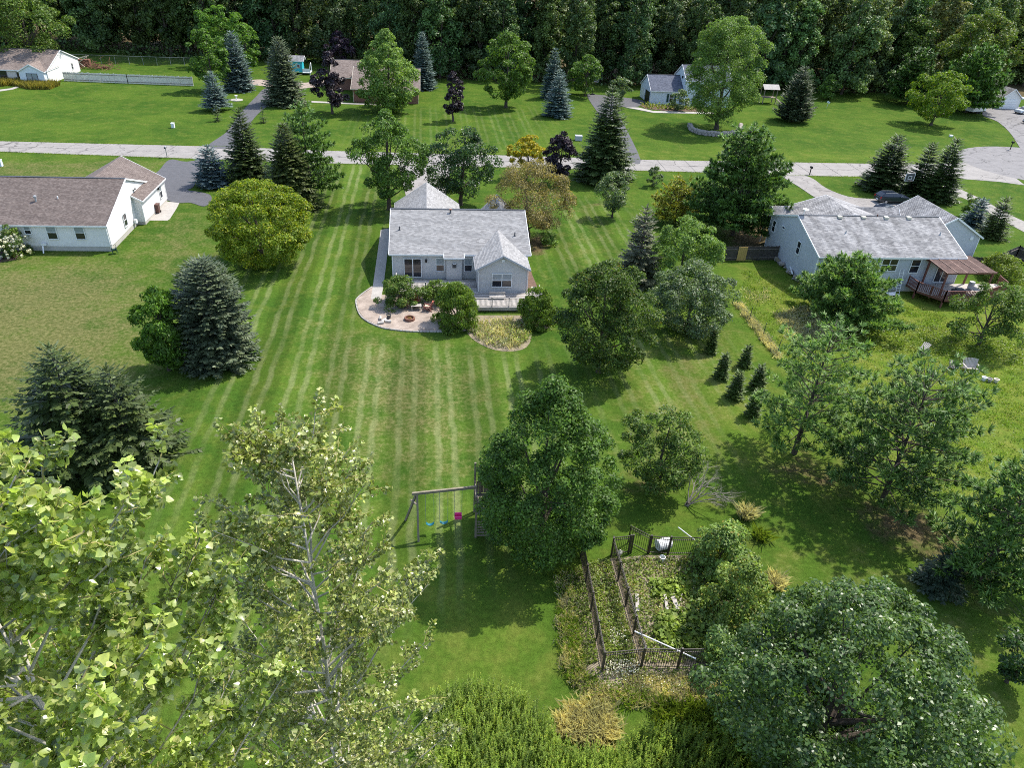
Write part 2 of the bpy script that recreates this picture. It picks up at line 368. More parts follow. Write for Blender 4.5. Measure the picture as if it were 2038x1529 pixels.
def crown_points(rng, rx, rz, zc, ncl, nleaf, prof, cl=0.26, irr=0.16, flat=0.72, sx=1.0, deep=.55):
    t = rng.random(ncl * 6); keep = rng.random(ncl * 6) < PROF[prof](t) + 0.06; t = t[keep][:ncl]
    n = len(t); ph = rng.random(n) * 2 * PI
    lob = sum(irr * a * np.sin(k * ph + b + c * t * 6) for k, a, b, c in zip((2, 3, 5), (0.7, 0.8, 0.5), rng.random(3) * 6, rng.random(3) * 2 - 1))
    rho = 1 - deep * rng.random(n) ** 1.7
    clr = cl * rx * (0.65 + 0.7 * rng.random(n))
    R = np.maximum(PROF[prof](t) * rx * (1 + lob) * rho - clr * 0.55, 0)
    C = np.stack([R * np.cos(ph) * sx, R * np.sin(ph), zc - rz + 2 * rz * (0.04 + 0.9 * t)], 1)
    # leaves lie on and in each clump, thicker on its upper and outer side
    k = rng.integers(0, n, nleaf); d = unit(rng.normal(size=(nleaf, 3)))
    out = unit(C - np.array([0, 0, zc - 0.35 * rz])); d = unit(d + 0.45 * out[k] + np.array([0, 0, 0.3]))
    rr = clr[k] * (0.55 + 0.5 * rng.random(nleaf))
    Pn = C[k] + d * rr[:, None] * np.array([1, 1, flat])
    Nn = unit(0.75 * d + np.array([0, 0, 0.45]) + 0.6 * rng.normal(size=(nleaf, 3)))
    return Pn, Nn, C, clr
def limbs(mb, rng, C, zf, h, r0, nl=9, lean=0.0):
    """trunk with limbs running out to the boughs"""
    wob = rng.normal(size=2) * 0.02 * h
    top = (wob[0] * 2, wob[1] * 2, h * 0.82)
    pts = [(0, 0, -0.15), (0, 0, zf * .5), (wob[0] * .5, wob[1] * .5, zf), (wob[0], wob[1], (zf + top[2]) / 2), top]
    mb.tube(pts, [r0 * 1.25, r0, r0 * .85, r0 * .5, r0 * .12], 8)
    for c in C[rng.permutation(len(C))[:nl]]:
        z = min(max(zf * 0.9, c[2] * (0.35 + 0.3 * rng.random())), top[2]); s = z / h
        p0 = Vector((wob[0] * s, wob[1] * s, z)); p2 = Vector(c); p1 = p0.lerp(p2, 0.5) + Vector((0, 0, -0.06 * (p2 - p0).length))
        mb.tube([p0, p1, p2], [r0 * .42, r0 * .25, r0 * .07], 5, cap=False)
    return mb
def pxm_at(x, y, z): return F / P(x, y, z)[2]
def solve_crown(u0, u1, v0, v1, clear):
    uc, vc = (u0 + u1) / 2, (v0 + v1) / 2; zc = clear + 3.0
    for _ in range(25):
        x, y = G(uc, vc, zc); s = pxm_at(x, y, zc); rx = (u1 - u0) / 2 / s
        de = math.atan2(CAMH - zc, math.hypot(x, y)); hv = (v1 - v0) / 2 / s
        rz = math.sqrt(max(hv * hv - (rx * math.sin(de)) ** 2, (0.3 * rx) ** 2)) / math.cos(de)
        zc = 0.5 * zc + 0.5 * (clear + rz)
    return x, y, rx, rz, zc
BOX = {}
def add_tree(name, label, cat, x, y, crown_me, trunk_mb, bark='bark', group=None, color=None, z=0.0):
    r = empty(name, (x, y, z), label, cat, group)
    if trunk_mb: trunk_mb.build('trunk', bark, r)
    c = link('crown', crown_me, r)
    if color: c.color = (*color, 1)
    return r
def broadleaf(label, box, mat, clear=1.0, prof='round', leaf=None, cov=2.0, ncl=None, cl=0.25, irr=0.16, trunk=None, name='deciduous_tree', cat='tree',
              seed=0, group=None, bark='bark', nl=9, color=None, flat=0.72, aspect=0.62, hang=0.0, deep=.55):
    rng = np.random.default_rng(1000 + seed + int(box[0]))
    x, y, rx, rz, zc = solve_crown(*box, clear)
    s = pxm_at(x, y, zc) * 0.5
    lf = leaf or min(max(3.0 / s, 0.13), 0.42)
    S = 4 * PI * ((rx * rx) ** 1.6 / 3 + 2 * (rx * rz) ** 1.6 / 3) ** (1 / 1.6)
    n = int(min(cov * S / (lf * lf * 0.5), 60000)); k = ncl or int(min(max(S / (rx * cl) ** 2 / 1.6, 24), 130))
    Pn, Nn, C, _c = crown_points(rng, rx, rz, zc, k, n, prof, cl, irr, flat, 1.0, deep)
    sz = lf * (0.7 + 0.6 * rng.random(n))
    T = None
    if hang:
        T = rng.normal(size=(n, 3)) * .45 + np.array([0, 0, -hang]); Nn = unit(Nn * [1, 1, .4]); T = unit(T - Nn * np.sum(T * Nn, axis=1, keepdims=True)); sz = sz * 1.5
    me = quads_mesh('crown', leaf_quads(Pn, Nn, sz, sz * aspect, rng, T), mat)
    h = zc + rz; r0 = trunk or max(0.05, 0.016 * h + 0.02 * rx)
    mb = limbs(MB(), rng, C, max(clear, 0.3), h, r0, nl)
    return add_tree(name, label, cat, x, y, me, mb, bark, group, color)
def needle_sprays(P0, D, L, Wd, rng, up):
    n = len(P0); T = unit(D); Nn = unit(up + 0.35 * rng.normal(size=(n, 3)))
    Nn = unit(Nn - T * np.sum(Nn * T, axis=1, keepdims=True))
    return leaf_quads(P0 + T * (np.asarray(L)[:, None] * .45), Nn, L, Wd, rng, T, fold=-0.06)
def spruce_geo(rng, h, r, z0=0.2, shape=0.85, dz=0.36, nb=13, step=0.26, droop=-0.18, gap=0.0, tw=0.30, dome=None, jit=.34):
    quads = []; mb = MB(); mb.tube([(0, 0, -.1), (0, 0, h * .5), (0, 0, h * .98)], [0.02 * h + .03, 0.012 * h, 0.01], 7)
    nlev = max(6, int((h - z0) / dz))
    for i in range(nlev):
        t = (i + rng.random() * .6) / nlev; z = z0 + (h - z0) * t
        R = r * (dome(t) if dome else (1 - t) ** shape) * (0.9 + 0.2 * rng.random())
        k = max(4, int(nb * (0.45 + 0.55 * (1 - t)))); a0 = rng.random() * 6.28
        for j in range(k):
            if gap and rng.random() < gap: continue
            a = a0 + 2 * PI * j / k + rng.normal() * .18; Lb = R * (0.95 - jit / 2 + jit * rng.random()) + 0.08
            o = np.array([math.cos(a), math.sin(a), 0.0]); sd = np.array([-o[1], o[0], 0.0])
            dr = droop * (1.15 - t) + rng.normal() * .05 + 0.35 * t ** 2
            s = np.arange(0.22 * Lb if Lb > .8 else 0.02, Lb, step); s = s + rng.random(len(s)) * step * .5
            if len(s) == 0: s = np.array([Lb * .5])
            q = s / Lb; zz = z + dr * s + 0.14 * Lb * q ** 2.5
            base = o[None] * s[:, None]; base[:, 2] = zz
            tl = (tw * Lb * (1 - q) + 0.16 + 0.07 * Lb) * (0.8 + 0.4 * rng.random(len(s))); tl = np.clip(tl, .22, .95)
            up = np.tile(np.array([0, 0, 1.0]), (len(s), 1))
            for sg in (-1, 1):
                D = o[None] * 0.75 + sg * sd[None] * 0.75 + np.array([0, 0, -0.18 + dr * .6])[None] + rng.normal(size=(len(s), 3)) * .12
                quads.append(needle_sprays(base, D, tl, tl * 0.40 + .05, rng, up))
            D = np.tile(o, (len(s), 1)) + np.array([0, 0, dr + .2]); quads.append(needle_sprays(base, D, np.full(len(s), step * 1.5 + .1), np.full(len(s), .13), rng, up))
            if gap: mb.tube([(0, 0, z), tuple(o * Lb * .9 + np.array([0, 0, z + dr * Lb * .9]))], [0.03, 0.008], 4, cap=False)
    q = np.zeros((10, 3)); q[:, 2] = h - rng.random(10) * .6; D = rng.normal(size=(10, 3)) * .5; D[:, 2] = abs(D[:, 2]) + .6
    quads.append(needle_sprays(q, D, np.full(10, .35), np.full(10, .09), rng, rng.normal(size=(10, 3))))
    return np.concatenate(quads), mb
def solve_cone(uap, v0, width, v1, uc=None, skirt=0.3):
    """apex pixel, skirt width and the row of the skirt's front edge -> x, y, h, r"""
    uc = uap if uc is None else uc; r = 2.0
    for _ in range(20):
        x, yf = G(uc, v1, skirt); y = yf + 0.85 * r; r = width / 2 / pxm_at(x, y, skirt + 1)
    return x, y, Zat(v0, x, y), r
def spruce(label, uap, v0, width, v1, mat, seed=0, name='spruce_tree', group=None, color=None, lod=1.0, uc=None, skirt=0.3, **kw):
    rng = np.random.default_rng(3000 + seed + int(uap))
    x, y, h, r = solve_cone(uap, v0, width, v1, uc, skirt)
    s = pxm_at(x, y, h / 2) * .5
    st = min(max(2.2 / s, 0.17), 0.32) * lod
    kw.setdefault('dz', min(max(0.26, st * 1.15), .36)); kw.setdefault('step', st)
    kw.setdefault('nb', int(min(26, max(9, 2 * PI * r / .46))))
    V, mb = spruce_geo(rng, h, r, z0=skirt, **kw)
    return add_tree(name, label, 'tree', x, y, quads_mesh('crown', V, mat), mb, 'bark', group, color)
def pine_geo(rng, h, r, z0=1.0, nlev=12, nb=5, tuft=0.42, tstep=0.4, blades=9, prof=None, rise=0.16, fill=0.62, bw=0.16):
    Q = []; mb = MB(); w = rng.normal(size=2) * .012 * h
    mb.tube([(0, 0, -.1), (w[0], w[1], h * .4), (w[0] * 1.5, w[1] * 1.5, h * .95)], [0.017 * h + .03, 0.011 * h, 0.012], 7)
    prof = prof or (lambda t: np.clip(np.sin(PI * (0.18 + 0.8 * t)), 0, 1) ** .8)
    for i in range(nlev):
        t = (i + .25 + .5 * rng.random()) / nlev; z = z0 + (h * .95 - z0) * t; a0 = rng.random() * 6.28
        for j in range(nb):
            a = a0 + 2 * PI * j / nb + rng.normal() * .3; Lb = r * prof(t) * (0.65 + 0.5 * rng.random()) + .3
            o = np.array([math.cos(a), math.sin(a), 0.0]); sd = np.array([-o[1], o[0], 0])
            ri = rise * (0.4 + 1.6 * t) + rng.normal() * .06
            f = lambda s: o * s + np.array([0, 0, z + ri * s + 0.10 * Lb * (s / Lb) ** 2]) + np.array([w[0], w[1], 0]) * (z / h) * 1.5
            mb.tube([f(0), f(Lb * .5), f(Lb * .95)], [0.012 * Lb + .012, .016 + .004 * Lb, .006], 4, cap=False)
            ns = max(2, int(Lb * fill / tstep)); pts = []
            for q in np.linspace(1 - fill, 1.0, ns):
                m = 1 + int(2 * (1 - abs(q - .7)) * Lb * .5)
                for _ in range(m):
                    lat = (rng.random() - .5) * 2 * Lb * 0.34 * (1.15 - q)
                    pts.append((f(Lb * q) + sd * lat + np.array([0, 0, rng.normal() * .07]), o * .8 + sd * np.sign(lat) * .55 + np.array([0, 0, .45])))
            Pn = np.repeat(np.array([p for p, d in pts]), blades, 0); D = np.repeat(np.array([d for p, d in pts]), blades, 0)
            D = unit(D + rng.normal(size=D.shape) * .62); L = tuft * (0.7 + .6 * rng.random(len(Pn)))
            Q.append(needle_sprays(Pn, D, L, L * bw + .012, rng, np.tile([0, 0, 1.0], (len(Pn), 1))))
    return np.concatenate(Q), mb
def pine(label, uap, v0, width, v1, mat, seed=0, name='pine_tree', group=None, color=None, skirt=1.0, uc=None, **kw):
    rng = np.random.default_rng(5000 + seed + int(uap))
    x, y, h, r = solve_cone(uap, v0, width, v1, uc, skirt)
    V, mb = pine_geo(rng, h, r, z0=skirt, **kw)
    return add_tree(name, label, 'tree', x, y, quads_mesh('crown', V, mat), mb, 'bark', group, color)
def bare_branches(mb, rng, p, d, L, r, depth, spread=.55):
    p = Vector(p); d = Vector(d).normalized(); q = p + d * L * .5 + Vector(rng.normal(size=3)) * L * .04; e = p + d * L
    mb.tube([p, q, e], [r, r * .75, r * .45], 5 if depth > 1 else 3, cap=False)
    if depth <= 0: return
    for k in range(3 if depth > 1 else 4):
        s = 0.45 + .55 * rng.random(); b = p.lerp(e, s)
        bare_branches(mb, rng, b, d + Vector(rng.normal(size=3)) * spread, L * (.5 + .25 * rng.random()), r * .45, depth - 1, spread)
def blades(rng, X, Y, h, w, lean=0.35, z=0.0, quad=False):
    """standing grass or stems: one thin bent triangle pair per blade"""
    n = len(X); a = rng.random(n) * 6.28; l = lean * rng.random(n); hh = h * (0.55 + .6 * rng.random(n))
    b = rng.random(n) * 6.28; wd = w * (0.7 + .6 * rng.random(n)); sx, sy = np.cos(b) * wd / 2, np.sin(b) * wd / 2
    V = np.empty((n, 4, 3)); zz = np.zeros(n) + z
    V[:, 0] = np.stack([X - sx, Y - sy, zz], 1); V[:, 1] = np.stack([X + sx, Y + sy, zz], 1)
    mx, my = X + np.cos(a) * l * hh * .35, Y + np.sin(a) * l * hh * .35
    V[:, 2] = np.stack([X + np.cos(a) * l * hh * 1.0, Y + np.sin(a) * l * hh, zz + hh * (1 - .25 * l)], 1)
    V[:, 3] = np.stack([mx - sx * .9, my - sy * .9, zz + hh * .55], 1)
    return V.reshape(-1, 3)
def scatter_in(rng, poly, n):
    p = np.array(poly); lo, hi = p.min(0), p.max(0); out = []; tot = 0
    while tot < n:
        q = lo + rng.random((n * 2, 2)) * (hi - lo); q = q[inside(poly, q[:, 0], q[:, 1])]; out.append(q); tot += len(q)
        if len(q) == 0: break
    return np.concatenate(out)[:n]

LM = {}
def leafmats():
    g = LM
    g['maple'] = leafmat('maple_leaves', (0.062, 0.128, 0.027), .42)
    g['darkmaple'] = leafmat('dark_maple_leaves', (0.034, 0.078, 0.024), .42, spec=.5, rough=.42)
    g['normaple'] = leafmat('broad_maple_leaves', (0.064, 0.122, 0.040), .45, yellow=(0.17, 0.23, .08), spec=.5, rough=.38)
    g['bright'] = leafmat('bright_green_leaves', (0.075, 0.16, 0.028), .35)
    g['pale'] = leafmat('pale_green_leaves', (0.115, 0.20, 0.055), .35)
    g['yellowgreen'] = leafmat('yellow_green_leaves', (0.165, 0.235, 0.018), .35, yellow=(0.38, 0.35, 0.02), ymix=.222, warm=False)
    g['yellow'] = leafmat('yellow_leaves', (0.34, 0.29, 0.015), .4, yellow=(.5, .4, .02), warm=False)
    g['orangetop'] = leafmat('turning_leaves', (0.055, 0.10, 0.022), .45, yellow=(0.22, 0.16, 0.03), ymix=.05)
    g['tan'] = leafmat('rusty_leaves', (0.235, 0.20, 0.085), .45, yellow=(0.33, .25, .09), ymix=.25, warm=False)
    g['purple'] = leafmat('purple_leaves', (0.020, 0.011, 0.018), .5, yellow=(0.06, 0.03, 0.045), trans=.15, spec=.5, warm=False)
    g['olive'] = leafmat('olive_leaves', (0.078, 0.142, 0.034), .45, yellow=(.17, .16, .05))
    g['greygreen'] = leafmat('grey_green_leaves', (0.085, 0.14, 0.065), .45, yellow=(.14, .18, .09), spec=.55)
    g['weeping'] = leafmat('hanging_leaves', (0.095, 0.165, 0.028), .5, yellow=(0.17, .2, .04))
    g['vine'] = leafmat('vine_leaves', (0.135, 0.225, 0.07), .45, yellow=(.34, .27, .06), ymix=.12)
    g['spruce'] = leafmat('spruce_needles', (0.042, 0.068, 0.022), .45, yellow=(.06, .09, .035), trans=.12, cscale=.7)
    g['bluespruce'] = leafmat('blue_spruce_needles', (0.115, 0.165, 0.155), .4, yellow=(.24, .30, .28), trans=.12, cscale=.7, warm=False)
    g['tealspruce'] = leafmat('grey_green_spruce_needles', (0.088, 0.115, 0.062), .42, yellow=(.14, .17, .11), trans=.12, cscale=.7, warm=False)
    g['brownspruce'] = leafmat('thin_spruce_needles', (0.105, 0.115, 0.06), .45, yellow=(.2, .19, .11), trans=.12, warm=False)
    g['pine'] = leafmat('white_pine_needles', (0.074, 0.150, 0.038), .45, yellow=(.10, .18, .06), trans=.2, cscale=.7)
    g['lightpine'] = leafmat('light_pine_needles', (0.105, 0.200, 0.062), .42, yellow=(.25, .28, .05), ymix=.12, trans=.3, cscale=.6)
    g['yellowpine'] = leafmat('yellowing_pine_needles', (0.18, 0.21, 0.03), .45, yellow=(.34, .28, .03), ymix=.25, trans=.3, cscale=.8)
    g['poplar'] = leafmat('poplar_leaves', (0.175, 0.225, 0.07), .5, yellow=(.42, .39, .2), ymix=.2, trans=.28, rough=.33, spec=.7)  # pale leaf tone also carries sky and sun gloss in the colour
    g['nearpoplar'] = leafmat('cottonwood_leaves', (0.215, 0.295, 0.09), .5, yellow=(.50, .49, .24), ymix=.25, trans=.42, rough=.28, spec=.9)  # paler still: undersides plus painted sky and sun gloss
    g['forest'] = leafmat('wood_leaves', (0.058, 0.105, 0.040), .5, trans=.25, cscale=.25)
    g['goldenrod'] = leafmat('goldenrod', (0.13, 0.21, 0.032), .45, yellow=(0.34, .35, .04), ymix=.14)
    g['weeds'] = leafmat('weeds', (0.115, 0.175, 0.030), .42, yellow=(.2, .2, .06))
    g['drygrass'] = leafmat('dry_grass', (0.50, 0.45, 0.29), .35, yellow=(.62, .57, .42), ymix=.3, warm=False)
    g['greengrass'] = leafmat('long_grass', (0.115, 0.200, 0.030), .35, yellow=(.30, .30, .07))
    g['squash'] = leafmat('squash_leaves', (0.155, 0.235, 0.05), .4, yellow=(.27, .28, .06))
    g['flowers'] = leafmat('white_flowers', (0.62, 0.60, 0.48), .2, yellow=(.7, .7, .62), trans=.2, warm=False)
    g['goldgrass'] = leafmat('golden_bed', (0.24, 0.205, 0.04), .4, yellow=(.38, .29, .05), warm=False)
    g['purpleflower'] = leafmat('purple_flowers', (0.14, 0.04, 0.19), .5, yellow=(.4, .08, .12), trans=.2, warm=False)
leafmats()

# ------------------------------------------------------------------ the lawn: one sheet to the horizon, its turf mapped by place
def soft(poly, X, Y, w):
    """1 inside the outline, fading to 0 over w metres beyond it"""
    p = np.array(poly); n = len(p); d = np.full(X.shape, 1e9)
    for i in range(n):
        a, b = p[i], p[(i + 1) % n]; ab = b - a; L2 = (ab ** 2).sum() + 1e-9
        t = np.clip(((X - a[0]) * ab[0] + (Y - a[1]) * ab[1]) / L2, 0, 1)
        d = np.minimum(d, np.hypot(X - a[0] - t * ab[0], Y - a[1] - t * ab[1]))
    ins = inside(poly, X, Y)
    return np.where(ins, np.clip(.5 + d / w * .5, 0, 1), np.clip(.5 - d / w * .5, 0, 1))
def lawn():
    xs = np.concatenate([[-3000, -900, -400, -200], np.arange(-110, -50, 1.6), np.arange(-50, 75, 0.7), np.arange(75, 170, 1.8), [220, 400, 900, 3000]])
    ys = np.concatenate([[-600, -100, 0], np.arange(10, 112, 0.6), np.arange(112, 205, 1.4), [220, 300, 500, 1000, 3500]])
    X, Y = np.meshgrid(xs, ys); nx, ny = len(xs), len(ys)
    V = np.stack([X.ravel(), Y.ravel(), np.zeros(X.size)], 1)
    i = np.arange(nx * ny).reshape(ny, nx)
    Fq = np.stack([i[:-1, :-1].ravel(), i[:-1, 1:].ravel(), i[1:, 1:].ravel(), i[1:, :-1].ravel()], 1)
    # R dryness, G mower lines, B rough yellow turf, A bare soil
    dry = np.full(X.shape, .10); st = np.zeros(X.shape); wild = np.zeros(X.shape); soil = np.zeros(X.shape)
    S = lambda px, w: soft(gp(px), X, Y, w)
    dry = np.maximum(dry, .85 * S([(-300, 512), (230, 512), (330, 560), (340, 740), (250, 830), (-300, 850)], 8))
    dry = np.maximum(dry, .6 * S([(230, 500), (330, 430), (420, 420), (470, 520), (340, 600)], 6))
    dry = np.maximum(dry, .6 * S([(-200, 318), (330, 318), (340, 350), (200, 400), (-200, 370)], 3))
    dry = np.maximum(dry, .62 * S([(610, 640), (960, 690), (1000, 800), (960, 960), (700, 960), (620, 800)], 6))
    dry = np.maximum(dry, .55 * S([(1260, 700), (1480, 640), (1430, 960), (1240, 900)], 5))
    dry = np.maximum(dry, .35 * S([(1080, 400), (1240, 380), (1240, 560), (1080, 560)], 5))
    dry = np.maximum(dry, .45 * S([(1560, 1130), (1800, 1120), (2038, 1240), (2038, 1420), (1900, 1420)], 5))
    dry = np.maximum(dry, .55 * S([(860, 830), (920, 830), (925, 930), (860, 930)], 2))
    dry *= 1 - .85 * S([(330, 760), (520, 700), (480, 860), (430, 1100), (300, 1250), (300, 900)], 5)
    dry *= 1 - .8 * S([(820, 1050), (1130, 1130), (1110, 1330), (900, 1330), (800, 1200)], 3)
    st = np.maximum(st, S([(640, 330), (775, 330), (745, 560), (712, 600), (740, 655), (930, 665), (1100, 700), (1120, 1000), (900, 1150), (300, 1500), (200, 1500), (480, 560), (600, 420)], 3))
    st = np.maximum(st, .9 * S([(1090, 400), (1230, 400), (1280, 560), (1130, 560), (1070, 500)], 3))
    st = np.maximum(st, .85 * S([(1180, 620), (1420, 680), (1420, 900), (1240, 900)], 4))
    st = np.maximum(st, .45 * S([(880, 215), (1090, 215), (1080, 300), (700, 300), (700, 230)], 4))
    st *= 1 - S([(700, 640), (930, 650), (1100, 690), (1080, 720), (900, 690), (690, 675)], 2)
    wild = np.maximum(wild, S([(1480, 520), (1620, 560), (2300, 600), (2300, 1180), (1950, 1080), (1700, 860), (1560, 720), (1480, 615)], 3))
    wild = np.maximum(wild, .55 * S([(1380, 640), (1550, 760), (1700, 930), (1560, 960), (1380, 880), (1240, 820)], 5))
    wild = np.maximum(wild, .6 * S([(1400, 1010), (1560, 1060), (1700, 1180), (1990, 1300), (2038, 1500), (1900, 1300), (1560, 1130)], 4))
    wild = np.maximum(wild, .45 * S([(680, 288), (1280, 300), (1740, 305), (1900, 300), (1900, 322), (1280, 317), (680, 300)], 3))
    wild = np.maximum(wild, .5 * S([(1100, 1100), (1130, 1500), (800, 1500), (820, 1200)], 5))
    soil = np.maximum(soil, .75 * S([(1470, 905), (1620, 900), (1720, 960), (1700, 1010), (1560, 960)], 4))
    soil = np.maximum(soil, .8 * S([(1690, 985), (1850, 1010), (1930, 1080), (2010, 1230), (1900, 1150), (1720, 1060)], 3))
    soil = np.maximum(soil, .8 * S([(1430, 430), (1560, 420), (1560, 500), (1440, 500)], 3))
    soil = np.maximum(soil, .7 * S([(1240, 940), (1330, 940), (1330, 1000), (1240, 990)], 2))
    soil = np.maximum(soil, .75 * S([(1045, 475), (1085, 460), (1100, 490), (1075, 510), (1052, 510)], 1))
    soil = np.maximum(soil, .55 * S([(1185, 398), (1215, 398), (1215, 412), (1165, 412)], 1.5))
    soil = np.maximum(soil, .5 * S([(1150, 940), (1220, 960), (1200, 1080), (1150, 1090)], 3))
    far = np.clip((Y - 183 - 22 * (X < -12)) / 8, 0, 1); soil = np.maximum(soil, .9 * far)
    me = mesh_np('lawn', V, Fq)
    ca = me.color_attributes.new('turf', 'FLOAT_COLOR', 'POINT')
    ca.data.foreach_set('color', np.stack([dry.ravel(), st.ravel(), wild.ravel(), soil.ravel()], 1).astype(np.float32).ravel())
    m, nt = newmat('turf'); L = nt.links
    tc = N(nt, 'ShaderNodeTexCoord'); at = N(nt, 'ShaderNodeAttribute', attribute_name='turf'); sep = N(nt, 'ShaderNodeSeparateColor'); L.new(at.outputs['Color'], sep.inputs[0])
    def noise(sc, det=4, ro=.6, vec=None):
        n = N(nt, 'ShaderNodeTexNoise'); n.inputs['Scale'].default_value = sc; n.inputs['Detail'].default_value = det; n.inputs['Roughness'].default_value = ro
        L.new(vec or tc.outputs['Object'], n.inputs['Vector']); return n.outputs['Fac']
    def math_(op, a, b=None, clamp=False):
        n = N(nt, 'ShaderNodeMath', operation=op); n.use_clamp = clamp
        for k, x in enumerate((a, b)):
            if x is None: continue
            if isinstance(x, (int, float)): n.inputs[k].default_value = x
            else: L.new(x, n.inputs[k])
        return n.outputs[0]
    def mix(f, a, b, bt='MIX'):
        n = N(nt, 'ShaderNodeMix', data_type='RGBA', blend_type=bt)
        if isinstance(f, (int, float)): n.inputs[0].default_value = f
        else: L.new(f, n.inputs[0])
        for k, x in ((6, a), (7, b)):
            if isinstance(x, tuple): n.inputs[k].default_value = c3(x)
            else: L.new(x, n.inputs[k])
        return n.outputs[2]
    def sstep(x, lo, hi):
        n = N(nt, 'ShaderNodeMapRange', interpolation_type='SMOOTHSTEP'); L.new(x, n.inputs[0]); n.inputs[1].default_value = lo; n.inputs[2].default_value = hi; return n.outputs[0]
    big, mid, sm, fin = noise(.11, 4), noise(.55, 5, .65), noise(3.2, 4, .7), noise(17, 3, .75)
    base = mix(sstep(big, .35, .65), (0.040, 0.088, 0.011), (0.068, 0.120, 0.015))
    base = mix(math_('MULTIPLY', sstep(mid, .42, .72), .55), base, (0.115, 0.145, 0.024))
    wildc = mix(sstep(mid, .35, .68), (0.100, 0.160, 0.018), (0.175, 0.195, 0.036))
    base = mix(math_('MULTIPLY', sep.outputs['Blue'], .85), base, wildc)
    dn = math_('ADD', sep.outputs['Red'], math_('MULTIPLY', math_('SUBTRACT', mid, .5), 1.3)); dn = math_('ADD', dn, math_('MULTIPLY', math_('SUBTRACT', sm, .5), 1.1))
    dcol = mix(sstep(sm, .3, .7), (0.098, 0.102, 0.032), (0.17, 0.15, 0.066))
    base = mix(math_('MULTIPLY', sstep(dn, .2, .95), .8), base, dcol)
    # pale double lines where the mower decks overlap, 2.92 m apart
    sx = N(nt, 'ShaderNodeSeparateXYZ'); L.new(tc.outputs['Object'], sx.inputs[0])
    xx = math_('ADD', sx.outputs[0], math_('MULTIPLY', math_('SUBTRACT', noise(.28, 3), .5), .75))
    def line(off):
        a = math_('PINGPONG', math_('ADD', xx, off), 1.46)
        return math_('SUBTRACT', 1.0, sstep(a, .10, .34))
    ln = math_('MAXIMUM', line(2.5 + 292.0), line(1.4 + 292.0))
    ln = math_('MULTIPLY', math_('MULTIPLY', ln, sep.outputs['Green']), math_('ADD', .25, math_('MULTIPLY', sstep(noise(.22, 4, .7), .32, .66), .75)))
    base = mix(math_('MULTIPLY', ln, .62), base, (0.185, 0.205, 0.085))
    band = math_('MULTIPLY', math_('SUBTRACT', sstep(math_('PINGPONG', math_('ADD', xx, 1.95 + 292.0), 2.92), 1.2, 1.7), .5), math_('MULTIPLY', sep.outputs['Green'], .28))
    base = mix(1.0, base, (1, 1, 1)) if False else base
    bn = N(nt, 'ShaderNodeCombineColor'); v = math_('ADD', 1.0, band)
    for k in range(3): L.new(v, bn.inputs[k])
    base = mix(1.0, base, bn.outputs[0], 'MULTIPLY')
    so_ = math_('ADD', sep.outputs['Red'], 0)  # keep dryness separate from bare soil
    al = at.outputs['Alpha']; sn = math_('ADD', al, math_('MULTIPLY', math_('SUBTRACT', noise(.9, 5, .7), .5), 1.0))
    scol = mix(sstep(sm, .3, .7), (0.055, 0.040, 0.022), (0.15, 0.105, 0.06))
    base = mix(math_('MULTIPLY', sstep(sn, .3, .75), math_('MULTIPLY', sstep(al, .02, .3), .9)), base, scol)
    hole = sstep(math_('ADD', sm, math_('MULTIPLY', fin, .6)), .55, 1.05)
    dk = N(nt, 'ShaderNodeCombineColor'); v = math_('ADD', .10, math_('ADD', math_('MULTIPLY', fin, .95), math_('ADD', math_('MULTIPLY', sm, .55), math_('MULTIPLY', hole, .25))))
    for k in range(3): L.new(v, dk.inputs[k])
    base = mix(1.0, base, dk.outputs[0], 'MULTIPLY')
    b = N(nt, 'ShaderNodeBsdfPrincipled'); b.inputs['Roughness'].default_value = .9; b.inputs['Specular IOR Level'].default_value = .03
    L.new(base, b.inputs['Base Color'])
    bp = N(nt, 'ShaderNodeBump'); bp.inputs['Strength'].default_value = .9; bp.inputs['Distance'].default_value = .06
    L.new(math_('ADD', math_('MULTIPLY', sm, .8), fin), bp.inputs['Height']); L.new(bp.outputs[0], b.inputs['Normal'])
    o = N(nt, 'ShaderNodeOutputMaterial'); L.new(b.outputs[0], o.inputs[0])
    me.materials.append(m); o = link('lawn', me); o['kind'] = 'structure'; return o
lawn()

# ------------------------------------------------------------------ street, drives, paths
def pline(px):
    p = sorted(gp(px)); return np.array(p)
UP = pline([(-160, 277), (0, 281), (200, 286), (450, 292), (680, 301), (1000, 309), (1280, 318), (1500, 322), (1760, 326)])
LO = pline([(-160, 298), (0, 302), (330, 314), (680, 326), (990, 333), (1280, 340), (1500, 346), (1640, 351), (1760, 352)])
yu = lambda x: float(np.interp(x, UP[:, 0], UP[:, 1])); yl = lambda x: float(np.interp(x, LO[:, 0], LO[:, 1]))
street = sheet('street', [(x, yu(x)) for x in np.arange(-84, 79, 3)] + [(x, yl(x)) for x in np.arange(78, -85, -3)], -.1, .012, 'tar')
rng = np.random.default_rng(5); xk = -84.0
while xk < 77:
    x2 = min(xk + 4.9 + rng.normal() * .1, 78.0); sk = 1.1 * (1 if xk < -20 else .15)
    ym = lambda x, f: yl(x) + (yu(x) - yl(x)) * f
    g_ = .045
    for f0, f1 in ((0, .5), (.5, 1)):
        dxl, dxu = sk * (f0 - .5), sk * (f1 - .5)
        poly = [(xk + g_ + dxl, ym(xk + g_ + dxl, f0) + g_ / 2), (x2 - g_ + dxl, ym(x2 - g_ + dxl, f0) + g_ / 2), (x2 - g_ + dxu, ym(x2 - g_ + dxu, f1) - g_ / 2), (xk + g_ + dxu, ym(xk + g_ + dxu, f1) - g_ / 2)]
        MB().prism(poly, -.05, .03 + rng.random() * .006).build('slab', 'road', street)
    xk = x2
